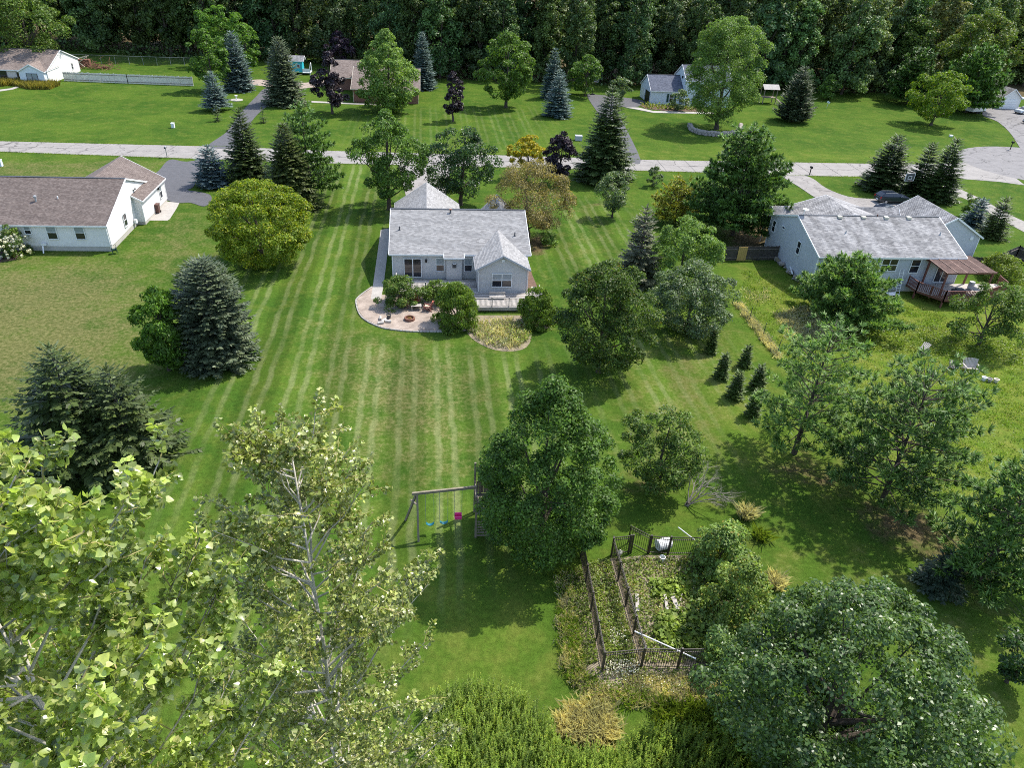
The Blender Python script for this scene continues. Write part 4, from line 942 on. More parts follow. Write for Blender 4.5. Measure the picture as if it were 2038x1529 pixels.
# ------------------------------------------------------------------ far houses
h1 = empty('ranch_house', (-80, 172, 0), 'far tan house with brown roof at the top left corner', 'house')
block(h1, -100, -76.6, 166.5, 182, 0, 2.75, 5.4, 'x', 'siding_tan', MT['shtan'], 'white', oh=.4, goh=.2)
block(h1, -81.3, -76.75, 165.2, 170, 0, 2.7, 3.95, 'y', 'siding_pale', MT['shtan'], 'white', oh=.25, goh=.2, sides='SEW', ridge_ext=(0, 2), cap=False)
window(h1, 'S', (-79.0, 165.17, 1.4), 2.1, 1.7, 2, up='blind', lo='blind', frame='darkgrey', split=False); window(h1, 'S', (-85.0, 166.47, 1.5), 1.4, 1.7, up='glass', frame='darkgrey'); window(h1, 'S', (-81.95, 166.47, 1.2), .95, 2.2, lo='glass', split=False, frame='darkgrey', name='door')
window(h1, 'E', (-76.57, 178.5, 1.6), .8, 1.3, up='glass')
wall(h1, (-76.58, 166.5), (-76.58, 182), 0.02, 2.75, 'siding_white', (7.75, 5.3))
h2 = empty('brick_house', (-15, 165, 0), 'red brick house with brown roof behind the purple maple', 'house')
block(h2, -15.0, -2, 157.8, 176, 0, 2.75, 5.4, 'x', 'brick', MT['shtan'], 'cream', oh=.5, goh=.4)
block(h2, -20.5, -14.8, 170, 182, 0, 2.75, 5.2, 'x', 'brick', MT['shtan'], 'cream', oh=.5, goh=.4)
window(h2, 'S', (-9, 157.76, 1.5), 1.6, 1.3, 2)
ph = empty('playhouse', (-30, 187, 0), 'small teal playhouse with a white porch beside the blue spruce', 'playhouse')
wall(ph, (-31.6, 186), (-29.0, 186), .6, 3.1, 'tealpaint'); wall(ph, (-29.0, 186), (-29.0, 189), .6, 3.1, 'tealpaint', (1.5, 3.9)); wall(ph, (-29, 189), (-31.6, 189), .6, 3.1, 'tealpaint'); wall(ph, (-31.6, 189), (-31.6, 186), .6, 3.1, 'tealpaint', (1.5, 3.9))
roof_plane(ph, (-31.9, 185.7, 3.05), (-28.5, 185.7, 3.05), (-28.5, 187.5, 4.0), (-31.9, 187.5, 4.0), MT['shold'], trim='white'); roof_plane(ph, (-28.5, 189.3, 3.05), (-31.9, 189.3, 3.05), (-31.9, 187.5, 4.0), (-28.5, 187.5, 4.0), MT['shold'], trim='white')
MB().bx((-29, 186, .45), (-27.2, 189, .58)).build('porch', 'white', ph, True)
for c in ((-27.3, 186.1), (-27.3, 188.9)): MB().bx((c[0] - .06, c[1] - .06, 0), (c[0] + .06, c[1] + .06, 1.6)).build('post', 'white', ph, True)
MB().bx((-29, 186.06, .65), (-27.3, 186.1, 1.4)).build('rail_panel', 'white', ph, True); MB().tube([(-27.3, 186.2, 1.5), (-27.2, 186.8, 2.3), (-27.2, 187.5, 2.55), (-27.2, 188.2, 2.3), (-27.3, 188.8, 1.5)], [.06] * 5, 6).build('arch', 'white', ph, True); window(ph, 'S', (-29.8, 185.97, 1.9), .7, .8, lo='glass', split=False)
h3 = empty('garage_house', (52, 168, 0), 'pale blue house with slate roof, half hidden behind the big pale tree', 'house')
block(h3, 48.6, 56.2, 164.5, 173.2, 0, 3.0, 5.5, 'x', 'siding_pale', MT['shblue'], 'white', oh=.3, goh=.2)
block(h3, 55.9, 66, 163.6, 172, 0, 5.4, 7.9, 'x', 'siding_pale', MT['shblue'], 'white', oh=.3, goh=.2)
window(h3, 'S', (53.3, 164.46, 1.45), 1.0, 1.7, up='glass'); window(h3, 'S', (58.6, 163.56, 1.6), 1.4, 1.5, 2); window(h3, 'S', (62.5, 163.56, 4.1), 1.4, 1.3, 2)
for s in (-.85, .85): MB().bx((53.3 + s - .2, 164.44, .6), (53.3 + s + .2, 164.38, 2.3)).build('shutter', 'greenplastic', h3, True)
MB().bx((48.56, 165.4, .05), (48.52, 168.9, 2.35)).build('garage_opening_shade', 'black', h3, True); MB().bx((48.55, 169.4, .05), (48.49, 172.6, 2.4)).build('garage_door', 'white', h3, True)  # black panel stands for the shade inside the open garage
MB().lathe((55.86, 166.6, 5.2), [(.02, 0), (.25, .05), (.25, .5), (.02, .55)], 6).build('gable_vent', 'black', h3, True)
h5 = empty('garage', (138, 172, 0), 'grey garage with white door at the far right edge', 'garage')
block(h5, 137.1, 142.0, 171.3, 180, 0, 2.7, 4.6, 'y', 'siding_white', MT['shold'], 'white', oh=.3, goh=.25)
gd = MB().bx((137.9, 171.26, .02), (141.1, 171.2, 2.25)).build('garage_door', 'white', h5, True)
for k in range(1, 4): q = MB().bx((137.95, 171.19, k * .56 - .015), (141.05, 171.175, k * .56 + .015)).build('panel_line', 'greytrim', None); q.parent = gd; q.data.transform(Matrix.Translation((-138, -172, 0)))
MB().bx((142, 171.6, 2.35), (144.2, 175, 2.5)).build('awning', 'greytrim', h5, True); MB().bx((143.9, 171.7, 0), (144.0, 171.8, 2.35)).build('post', 'white', h5, True)
MB().prism([(137.1, 171.3)], 0, 1) if False else None

# ------------------------------------------------------------------ fences
def board_fence(name, label, pts, h, mat, panel=2.44, pick=.15, z=0, accent=None, topvar=.0):
    r = empty(name, (*pts[0], z), label, 'fence'); rg = np.random.default_rng(int(abs(pts[0][0]) * 7)); idx = 0
    for p, q in zip(pts[:-1], pts[1:]):
        p, q = Vector((*p, z)), Vector((*q, z)); L = (q - p).length; n = max(1, round(L / panel)); d = (q - p).normalized(); nn = Vector((d.y, -d.x, 0))
        for i in range(n + 1):
            c = p.lerp(q, i / n); MB().bx((c.x - .05, c.y - .05, z), (c.x + .05, c.y + .05, z + h + .05)).build('post', mat, r, True)
        for i in range(n):
            a, b = p.lerp(q, i / n), p.lerp(q, (i + 1) / n); m = mat
            mb = MB(); k = max(1, int((b - a).length / pick))
            for j in range(k):
                c = a.lerp(b, (j + .5) / k) - nn * .03; hh = h - topvar * rg.random(); s = (b - a).length / k - .012
                mb.box(c + Vector((0, 0, hh / 2 + .03)), (s, .02, hh), math.atan2(d.y, d.x) + rg.normal() * .01, 0, rg.normal() * .006)
            o = mb.build('panel', m, r, True); o['kind'] = 'stuff'
            for zz in (.35, h - .35): MB().bar(a + nn * .01 + Vector((0, 0, zz)), b + nn * .01 + Vector((0, 0, zz)), .05, .09).build('rail', 'oldwood', r, True)
            idx += 1
    if accent:
        a, b = [Vector((*v, z)) for v in accent]; n = 5; d = (b - a).normalized(); nn = Vector((d.y, -d.x, 0))
        for j in range(n):
            c = a.lerp(b, (j + .5) / n) + nn * .05; MB().box(c + Vector((0, 0, h / 2)), ((b - a).length / n - .015, .03, h - .05), math.atan2(d.y, d.x)).build('new_board', 'newwood', r, True)
        r.children[-1]['label'] = 'fresh yellow pine board'
    return r
board_fence('board_fence', 'long grey picket board fence running from the far tan house', [G(129, 161), G(255, 166), G(385, 171)], 1.85, 'fencewood', 2.44, .15, topvar=.12)
board_fence('board_fence', 'dark board fence with a yellow pine section beside the blue house', [(33.4, 76.4), (40.6, 76.7)], 1.75, 'fencedark', 2.4, .14, accent=[(35.6, 76.45), (36.7, 76.5)], topvar=.05)
board_fence('board_fence', 'dark sagging board fence at the right edge behind the blue garage', [(62.5, 74.2), (65.3, 73.6), (72.0, 77.6), (73.5, 72.5), (75.5, 71)], 1.7, 'fencedark', 2.4, .14, topvar=.08)
cf = empty('chain_link_fence', (*G(150, 127), 0), 'low dark chain link fence at the edge of the wood, top left', 'fence')
ca, cb = Vector((*G(118, 124), 0)), Vector((*G(395, 132), 0)); L_ = (cb - ca).length; nf = int(L_ / 3)
for i in range(nf + 1):
    c = ca.lerp(cb, i / nf); MB().tube([c, c + Vector((0, 0, 1.9))], [.04, .04], 6).build('post', 'galv', cf, True)
MB().bar(ca + Vector((0, 0, 1.85)), cb + Vector((0, 0, 1.85)), .05).build('rail', 'galv', cf, True)
mb = MB(); d = (cb - ca).normalized(); s = 0.0
while s < L_ - 1.8:
    mb.bar(ca + d * s, ca + d * (s + 1.8) + Vector((0, 0, 1.8)), .012); mb.bar(ca + d * (s + 1.8), ca + d * s + Vector((0, 0, 1.8)), .012); s += .3
mb.build('mesh', 'darkgrey', cf, True)['kind'] = 'stuff'
# wire line of T posts between the lots
def tpost(x, y, h=1.5, lean=.0):
    r = empty('fence_post', (x, y, 0), None, 'fence post', 'steel T posts along the lot line'); MB().bar((0, 0, -.05), (lean, 0, h), .055, .035).build('shaft', 'darkgrey', r); MB().box((lean * .9, 0, h * .93), (.06, .06, .1)).build('cap', 'greenplastic', r); return r
for (u, v, s_) in ((1490, 640, 'highest up the slope, left of the bleached grass patch'), (1517, 672, 'in the middle of the line beside the bleached grass patch'), (1546, 706, 'lowest of the line, by the thin yellowing pine')):
    o = tpost(*G(u, v), 1.55, .05); o['label'] = 'steel T post ' + s_
o = tpost(*G(1936, 1120), 1.5); o['label'] = 'steel T post by the small blue spruce under the right pines'
o = tpost(*G(1868, 1050), 1.4, .1); o['label'] = 'leaning steel T post at the foot of the big right pine'
wl_ = empty('wire_fence', (*G(1470, 612), 0), 'sagging wire fence in rank grass along the right lot line', 'fence')
for seg in ([(1468, 612), (1500, 648), (1522, 676), (1548, 708)], [(1860, 1050), (1900, 1085), (1950, 1140), (2000, 1205), (2050, 1265)]):
    w = [Vector((*G(*p), 0)) for p in seg]
    for zz in (.25, .6, .95): MB().tube([p + Vector((0, 0, zz - .06 * (i % 2))) for i, p in enumerate(w)], [.012] * len(w), 4).build('wire', 'darkgrey', wl_, True)
def metal_fence(label, pts, h=1.5, start=None, gates=()):
    """black picket panels between square posts; every picket a part"""
    r = empty('metal_fence', (*pts[0], 0), label, 'fence'); pm = None
    for si, (p, q) in enumerate(zip(pts[:-1], pts[1:])):
        p, q = Vector((*p, 0)), Vector((*q, 0)); L = (q - p).length; n = max(1, round(L / 2.0)); d = (q - p) / L; an = math.atan2(d.y, d.x)
        for i in range(n + (1 if si == len(pts) - 2 else 0)):
            c = p.lerp(q, i / n); MB().bx((c.x - .04, c.y - .04, 0), (c.x + .04, c.y + .04, h + .06)).bx((c.x - .05, c.y - .05, h + .06), (c.x + .05, c.y + .05, h + .09)).build('post', 'bronze', r, True)
        for i in range(n):
            a, b = p.lerp(q, i / n), p.lerp(q, (i + 1) / n)
            for zz in (.15, h - .2, h): MB().bar(a + Vector((0, 0, zz)), b + Vector((0, 0, zz)), .035, .04).build('rail', 'bronze', r, True)
            k = int((b - a).length / .118)
            for j in range(k):
                c = a.lerp(b, (j + .5) / k)
                if pm is None: o = MB().bx((-.011, -.011, .06), (.011, .011, h)).build('picket', 'bronze', r); pm = o.data
                else: o = link('picket', pm, r)
                o.location = c - Vector(r.location); o.rotation_euler = (0, 0, an)
    return r
metal_fence('outer black metal picket fence closing the left and near sides of the vegetable plot', [(8.75, 30.6), (8.6, 26.6), (8.43, 22.75), (10.5, 22.85), (12.4, 22.7), (14.9, 22.6), (16.6, 22.5)], 1.5)
metal_fence('inner black metal picket fence dividing the vegetable plot lengthwise', [(10.62, 30.6), (10.6, 26.8), (10.56, 22.95)], 1.5)
metal_fence('black metal picket fence with an open gate at the far end of the plot', [(10.66, 30.75), (11.75, 30.85), (11.9, 30.85)], 1.45)
metal_fence('black metal fence run in front of the white drum', [(12.98, 30.75), (14.15, 30.6), (16.4, 30.45), (18.2, 30.4)], 1.45)
gt = empty('garden_gate', (12.93, 30.75, 0), 'black metal gate standing open at the far end of the plot', 'gate')
ga, gb = Vector((-.02, 0.02, 0)), Vector((-1.0, .95, 0))
for zz in (.15, 1.25, 1.45): MB().bar(ga + Vector((0, 0, zz)), gb + Vector((0, 0, zz)), .035, .04).build('rail', 'bronze', gt)
for e_ in (ga, gb): MB().bar(e_, e_ + Vector((0, 0, 1.5)), .05).build('stile', 'bronze', gt)
pkm = None
for j in range(10):
    c = ga.lerp(gb, (j + .5) / 10)
    if pkm is None: o = MB().bx((-.011, -.011, .06), (.011, .011, 1.45)).build('picket', 'bronze', gt); pkm = o.data
    else: o = link('picket', pkm, gt)
    o.location = c

# ------------------------------------------------------------------ garden things
br_ = empty('drum', (14.0, 31.15, 0), 'white plastic drum lying behind the garden fence', 'drum'); br_.rotation_euler = (0, 0, .25)
bb = MB(); bb.lathe((0, 0, 0), [(.33, -.45), (.36, -.42), (.36, -.05), (.38, 0), (.36, .05), (.36, .42), (.33, .45)], 18); ob = bb.build('body', 'white', br_); ob.rotation_euler = (0, PI / 2, 0); ob.location = (0, 0, .37)
q = MB().lathe((0, 0, .45), [(.05, 0), (.05, .04)], 8).build('bung', 'black', br_); q.rotation_euler = (0, PI / 2, 0); q.location = (0.0, 0, .55)
bk = empty('bucket', (*G(1317, 1118), 0), 'small white bucket just inside the garden fence', 'bucket'); MB().lathe((0, 0, 0), [(.13, 0), (.17, .36), (.185, .36), (.185, .38), (.15, .38), (.12, .03)], 14).build('body', 'white', bk); MB().tube([(-.17, 0, .36), (-.1, -.16, .3), (.1, -.16, .3), (.17, 0, .36)], [.008] * 4, 5).build('handle', 'galv', bk)
jg = empty('jug', (*G(1233, 1105), 0), 'cream plastic jug at the corner of the inner fence', 'jug'); MB().lathe((0, 0, 0), [(.13, 0), (.15, .05), (.15, .25), (.05, .36), (.05, .42)], 12).build('body', 'cream', jg); MB().tube([(.1, 0, .2), (.2, 0, .28), (.06, 0, .38)], [.015] * 3, 5).build('handle', 'cream', jg)
def pole(label, p, q, r=.035):
    o = empty('plastic_pole', p, label, 'pole'); a = Vector(q) - Vector(p); MB().tube([(0, 0, 0), a], [r, r], 8).build('shaft', 'white', o); MB().tube([a * .985, a * 1.015], [r * 1.25, r * 1.25], 8).build('coupling', 'white', o)
pole('long white plastic pole lying across the near garden fence', (*G(1263, 1257, 1.4), 1.4), (*G(1383, 1311, 1.0), 1.0))
pole('short white plastic pole leaning over the far garden fence by the vines', (*G(1350, 1050, 1.9), 1.9), (*G(1395, 1085, .7), .7))
for i, (pa, pb, w, lab) in enumerate([((1267, 1188), (1268, 1222), .2, 'short grey board by the inner fence in the plot'), ((1322, 1188), (1328, 1224), .16, 'left rotten board lying in the vegetable plot'), ((1337, 1187), (1348, 1218), .26, 'widest bleached board lying in the vegetable plot'), ((1357, 1185), (1348, 1220), .06, 'thin pale stick lying beside the rotten boards')]):
    a, b = Vector((*G(*pa), .2)), Vector((*G(*pb), .16)); o = empty('old_board', a, lab, 'board'); MB().bar((0, 0, 0), b - a, w, .05).build('plank', 'greywood', o); MB().bar((b - a) * .3 + Vector((0, 0, .03)), (b - a) * .34 + Vector((0, 0, .03)), w * .8, .02).build('cleat', 'oldwood', o)

# ------------------------------------------------------------------ swing set
sw = empty('swing_set', (1, 33, 0), 'weathered wooden play set with a swing beam and slatted tower', 'swing set')
MB().bar((-1.25, 33.1, 3.3), (2.6, 33.55, 3.3), .12, .17).build('beam', 'fencewood2', sw, True)
MB().bar((-.93, 32.5, 0), (-.95, 33.1, 3.25), .12).build('leg', 'fencewood2', sw, True); MB().bar((-1.75, 34.4, 0), (-1.0, 33.2, 3.2), .12).build('leg', 'oldwood', sw, True)
MB().bar((-.95, 33.0, 2.5), (-1.35, 33.6, 2.4), .08).build('brace', 'oldwood', sw, True)
for c, hh in (((2.55, 32.7), 3.3), ((2.6, 35.0), 4.0), ((4.1, 32.7), 2.6), ((4.15, 35.0), 3.6), ((2.95, 35.0), 3.9)): MB().bx((c[0] - .06, c[1] - .06, 0), (c[0] + .06, c[1] + .06, hh)).build('post', 'oldwood', sw, True)
for k in range(13): MB().bx((2.62, 33.0 + k * .15, 1.55 + .006 * (k % 3)), (4.1, 33.138 + k * .15, 1.59 + .006 * (k % 3))).build('floor_board', 'oldwood', sw, True)
for k in range(9): MB().bx((2.7 + k * .155, 34.97, 1.6), (2.84 + k * .155, 35.0, 2.55 - .03 * (k % 2))).build('wall_board', 'oldwood', sw, True)
for zz in (2.6, 2.1): MB().bar((2.6, 32.75, zz), (2.6, 35, zz), .05, .1).build('side_rail', 'oldwood', sw, True)
MB().bar((2.6, 35.0, 3.6), (4.15, 35.0, 3.55), .05, .1).build('top_rail', 'oldwood', sw, True); MB().bar((2.6, 32.7, .15), (4.1, 32.7, .12), .08).build('ground_rail', 'oldwood', sw, True)
for k in range(6): MB().bar((2.65, 32.65 - .0, .2 + k * .22), (4.05, 32.7, .2 + k * .22), .04, .09).build('rung', 'oldwood', sw, True)
for k in range(7): MB().bar((4.2 + .12 * k, 33.0, 1.5 - .21 * k), (4.2 + .12 * k, 34.6, 1.5 - .21 * k), .14, .03).build('ramp_board', 'greywood', sw, True)
def swing(x, z, mat, label, deep=False, w=.5):
    y = 33.1 + (x + 1.25) / 3.85 * .45
    o = empty('swing', (x, y, 3.2), label, 'swing')
    for s in (-1, 1): MB().tube([(s * w / 2, 0, 0), (s * w / 2, 0, z - 3.2)], [.012, .012], 5).build('chain', 'galv', o)
    mb = MB(); n = 9
    for i in range(n):
        t = -1 + 2 * i / (n - 1); zz = z - 3.2 - (1 - t * t) * (.16 if not deep else .12); mb.v += [(t * w / 2, -.1, zz), (t * w / 2, .1, zz), (t * w / 2, .1, zz - .03), (t * w / 2, -.1, zz - .03)]
    for i in range(n - 1):
        a = i * 4; b = a + 4; mb.f += [(a, b, b + 1, a + 1), (a + 1, b + 1, b + 2, a + 2), (a + 2, b + 2, b + 3, a + 3), (a + 3, b + 3, b, a)]
    if deep: mb.box((0, .12, z - 3.2 + .05), (w * .95, .04, .3)); mb.box((0, -.14, z - 3.2 + .02), (w * .95, .04, .14)); mb.box((0, 0, z - 3.33), (w * .9, .26, .05))
    mb.build('seat', mat, o)
swing(-.22, .85, 'teal', 'left teal sling swing hanging beside the post'); swing(.62, .85, 'teal', 'middle teal sling swing between the teal and pink seats'); swing(1.5, 1.1, 'pink', 'pink bucket swing next to the wooden tower', True, .45)

# ------------------------------------------------------------------ patio things
fp = empty('fire_pit', (-2.0, 61.75, .02), 'round rusty fire pit with burnt wood on the sandy patio', 'fire pit')
MB().lathe((0, 0, 0), [(.5, 0), (.5, .22), (.47, .26), (.38, .26), (.37, .06), (.0, .05)], 24).build('ring', 'rust', fp)
rng = np.random.default_rng(3)
for k in range(7):
    a = rng.random() * 6; MB().tube([(-.22 * math.cos(a), -.22 * math.sin(a), .1), (.22 * math.cos(a), .22 * math.sin(a), .16 + .03 * k)], [.04, .03], 6).build('stick', 'ember', fp)
for i, (u, v, a, lab, m) in enumerate([(758, 645, .3, 'front pale log of the pile on the patio', 'birch'), (764, 640, .9, 'middle log of the pile on the patio', 'birch'), (773, 642, -.1, 'whitest log at the right of the pile', 'birch'), (757, 636, 1.6, 'small stump at the back of the log pile', 'greywood')]):
    x, y = G(u, v); o = empty('log', (x, y, .14), lab, 'log', 'logs by the fire pit', a); MB().tube([(-.28, 0, 0), (.28, 0, .02)], [.13, .12], 10).build('bark', m, o); MB().tube([(.281, 0, .02), (.29, 0, .02)], [.1, .1], 10).build('cut_end', 'cream', o)
pt = empty('plant_pot', (*G(774, 634), .02), 'dark plant pot behind the logs on the patio', 'pot'); MB().lathe((0, 0, 0), [(.16, 0), (.22, .36), (.25, .36), (.25, .4), (.2, .4), (.18, .3)], 14).build('body', 'darkgrey', pt); MB().lathe((0, 0, .3), [(.18, 0), (.05, .03)], 12).build('soil', 'soil', pt)
def adirondack(loc, rz, label, frame='redwood', cushion=None, seatm=None, wide=.58, group='chairs on the sandy patio', name='garden_chair', cat='chair', nsl=5):
    r = empty(name, loc, label, cat, group, rz); w = wide
    for s in (-1, 1):
        MB().bar((s * w / 2, -.38, 0), (s * w / 2, -.38, .5), .07, .05).build('leg', frame, r); MB().bar((s * w / 2, .45, .0), (s * w / 2, -.36, .36), .05, .11).build('leg', frame, r)
        MB().box((s * (w / 2 + .03), -.05, .52), (.13, .78, .03)).build('armrest', frame, r)
    for k in range(5): MB().box((0, -.34 + .14 * k, .37 - .05 * k), (w, .12, .025), 0, -.33).build('seat_slat', frame, r)
    for k in range(nsl):
        t = -1 + 2 * k / (nsl - 1); MB().bar((t * w * .40, .22, .16), (t * w * .52, .58, 1.02 - .09 * t * t), w * .8 / nsl + .005, .025).build('back_slat', frame, r)
    if cushion:
        MB().bar((0, .20, .36), (0, .47, 1.0), w * .62, .09).build('back_cushion', cushion, r, bevel=.02)
        MB().box((0, -.08, .40), (w * .86, .5, .09), 0, -.25).build('seat_cushion', seatm or cushion, r, bevel=.02)
        for t in (-.18, 0, .18): MB().bar((t, .14, .44), (t, .405, 1.0), .045, .012).build('stripe', 'cushion_peach', r)
    return r
adirondack((-1.38, 65.15, .03), PI - PI, 'red striped cushion chair facing the camera beyond the low table', 'redwood', 'cushion_red', group='cushioned chairs round the patio table')
adirondack((-2.5, 64.45, .03), 1.15, 'cushioned chair on the left of the low patio table', 'redwood', 'cushion_peach', 'cushion_peach', group='cushioned chairs round the patio table')
adirondack((-.25, 63.7, .03), -1.75, 'dark framed cushioned chair on the right of the low patio table', 'redwood', 'cushion_red', 'cushion_peach', group='cushioned chairs round the patio table')
ct = empty('low_table', (-1.4, 63.95, .03), 'low slatted table between the cushioned patio chairs', 'table', None, .05)
for s in (-1, 1):
    for t in (-1, 1): MB().bx((s * .42 - .03, t * .26 - .03, 0), (s * .42 + .03, t * .26 + .03, .42)).build('leg', 'cream', ct)
for k in range(5): MB().box((0, -.26 + .13 * k, .44), (1.0, .115, .025)).build('slat', 'greywood', ct)
MB().box((0, 0, .12), (.8, .5, .02)).build('shelf', 'oldwood', ct)
# seats in the rough on the right
x, y = G(1930, 738); adirondack((x, y, .02), -.18, 'wide silvered garden bench with slatted back in the rough grass', 'greywood', None, None, 1.25, None, 'garden_bench', 'bench', 11)
x, y = G(1896, 734); adirondack((x, y, .02), .55 + PI / 2, 'silvered slatted garden chair left of the bench', 'greywood', None, None, .58, None)
x, y = G(1832, 707); oc = adirondack((x, y, .30), .8, 'pale garden chair toppled over in the rough grass', 'greywood', None, None, .55, None); oc.rotation_euler = (1.45, .0, 2.2)
for (u, v, m, lab) in ((1957, 757, 'white', 'white round pot, left of the three in the grass'), (1968, 760, 'greywood', 'grey pot, middle of the three in the grass'), (1981, 761, 'cream', 'pale tub, right of the three in the grass')):
    o = empty('plant_pot', (*G(u, v), 0), lab, 'pot', 'pots in the rough grass'); MB().lathe((0, 0, 0), [(.16, 0), (.21, .3), (.23, .3), (.23, .34), (.18, .34), (.16, .25)], 14).build('body', m, o); MB().lathe((0, 0, .24), [(.16, 0), (.05, .02)], 12).build('soil', 'soil', o)
rk = empty('rubble_pile', (*G(1583, 525), 0), 'heap of stones and branches along the blue house side wall', 'rubble'); rng = np.random.default_rng(21)
for k in range(46):
    t = rng.random(); x, y = G(1563 + 48 * t + rng.normal() * 5, 500 + 76 * t); x += -.4
    s = .16 + .2 * rng.random(); mb = MB(); 
    mb.box((min(x, 40.5), y, s * .5 + .25 * rng.random()), (s * 1.4, s, s), rng.random() * 3, rng.random(), rng.random()); mb.build('stone', 'stone' if rng.random() < .6 else 'soil', rk, True, bevel=s * .22)
MB().tube([(*G(1570, 525, .5), .6), (*G(1577, 545, .5), .5)], [.09, .08], 8).build('pipe', 'white', rk, True)

# ------------------------------------------------------------------ street things
def mailbox(u, v, lab, mat='black', h=1.1, box='black'):
    o = empty('mailbox', (*G(u, v), 0), lab, 'mailbox'); MB().bx((-.06, -.06, 0), (.06, .06, h)).build('post', mat, o); MB().bx((-.14, -.3, h), (.14, .25, h + .16)).tube([(0, -.3, h + .16), (0, .25, h + .16)], [.14, .14], 10).build('box', box, o); MB().bx((.15, -.1, h + .1), (.17, -.02, h + .35)).build('flag', 'rust', o)
mailbox(333, 313, 'grey mailbox on a pale post beside the left driveway', 'greywood', 1.35, 'galv'); mailbox(1611, 348, 'black mailbox at the mouth of the blue house drive', 'black', 1.1); mailbox(2010, 298, 'black mailbox at the rim of the turning circle', 'black', 1.3)
def cabinet(u, v, lab, d, m):
    o = empty('utility_box', (*G(u, v), 0), lab, 'utility box'); MB().bx((-d[0] / 2, -d[1] / 2, 0), (d[0] / 2, d[1] / 2, d[2])).build('cabinet', m, o, bevel=.04); MB().bx((-d[0] / 2 - .03, -d[1] / 2 - .03, d[2]), (d[0] / 2 + .03, d[1] / 2 + .03, d[2] + .06)).build('lid', m, o)
cabinet(345, 254, 'short white utility box in the far left lawn', (.5, .5, .75), 'white'); cabinet(1151, 279, 'green based utility box with a pale lid by the street trees', (1.2, 1.0, .8), 'greytrim'); cabinet(2, 331, 'pale utility box at the left edge beyond the white house', (.5, .5, .9), 'siding_pale'); cabinet(1892, 272, 'small white marker box in the far right lawn', (.6, .5, .3), 'white')
bin_ = empty('wheelie_bin', (*G(314, 424), .03), 'brown wheeled bin standing by the white garage wall', 'bin'); MB().add([(-.27, -.3, .08), (.27, -.3, .08), (.27, .25, .08), (-.27, .25, .08), (-.33, -.38, 1.05), (.33, -.38, 1.05), (.33, .36, 1.05), (-.33, .36, 1.05)], [(3, 2, 1, 0), (4, 5, 6, 7), (0, 1, 5, 4), (1, 2, 6, 5), (2, 3, 7, 6), (3, 0, 4, 7)]).build('body', 'brownplastic', bin_, bevel=.02)
MB().box((0, -.02, 1.1), (.72, .82, .08)).build('lid', 'brownplastic', bin_, bevel=.02); MB().bar((-.3, .42, 1.0), (.3, .42, 1.0), .04).build('handle', 'brownplastic', bin_)
for s in (-1, 1): o = MB().lathe((0, 0, -.03), [(.13, 0), (.13, .06)], 12).build('wheel', 'tyre', bin_); o.rotation_euler = (0, PI / 2, 0); o.location = (s * .3, .3, .13)
hr = empty('hose_reel', (-33.75, 77.5, 0), 'dark green hose reel cart at the corner of the white house', 'hose reel', None, .5)
o = MB().lathe((0, 0, -.2), [(.28, 0), (.28, .03), (.15, .04), (.15, .36), (.28, .37), (.28, .4)], 14).build('drum', 'greenplastic', hr); o.rotation_euler = (0, PI / 2, 0); o.location = (0, 0, .45)
for s in (-1, 1): MB().bar((s * .25, -.25, 0), (s * .25, .15, .95), .04).build('frame', 'greenplastic', hr)
MB().bar((-.25, .15, .95), (.25, .15, .95), .04).build('handle', 'greenplastic', hr)
def hoop(u, v, lab, z=3.0, s=1.0, rz=0.0, col='black'):
    o = empty('basketball_hoop', (*G(u, v), 0), lab, 'basketball hoop', None, rz); MB().bx((-.5, .7, 0), (.5, 1.4, .25)).build('base', 'black', o, bevel=.05); MB().tube([(0, 1.0, .2), (0, .95, z * .75), (0, .25, z + .3)], [.07, .06, .05], 8).build('pole', 'black', o)
    bo = MB().bx((-.75 * s, .0, z - .1), (.75 * s, .06, z + .95 * s)).build('backboard', 'darkgrey', o)
    fr = MB()
    for a, b in (((-.75, -.1), (.75, -.1)), ((-.75, .95), (.75, .95)), ((-.75, -.1), (-.75, .95)), ((.75, -.1), (.75, .95)), ((-.3, .1), (.3, .1)), ((-.3, .55), (.3, .55)), ((-.3, .1), (-.3, .55)), ((.3, .1), (.3, .55))): fr.bar((a[0] * s, -.015, z + a[1] * s), (b[0] * s, -.015, z + b[1] * s), .05, .05)
    fr.build('marking', 'white', o); MB().tube([(.23 * math.cos(t), -.3 + .23 * math.sin(t), z) for t in np.linspace(0, 6.28, 17)], [.015] * 17, 5, cap=False).build('rim', 'rust', o)
hoop(1795, 400, 'black basketball hoop in front of the spruces by the right drive', 3.15, 1.0, .12); hoop(1182, 190, 'distant basketball hoop at the head of the far driveway', 3.0, .9, .2)
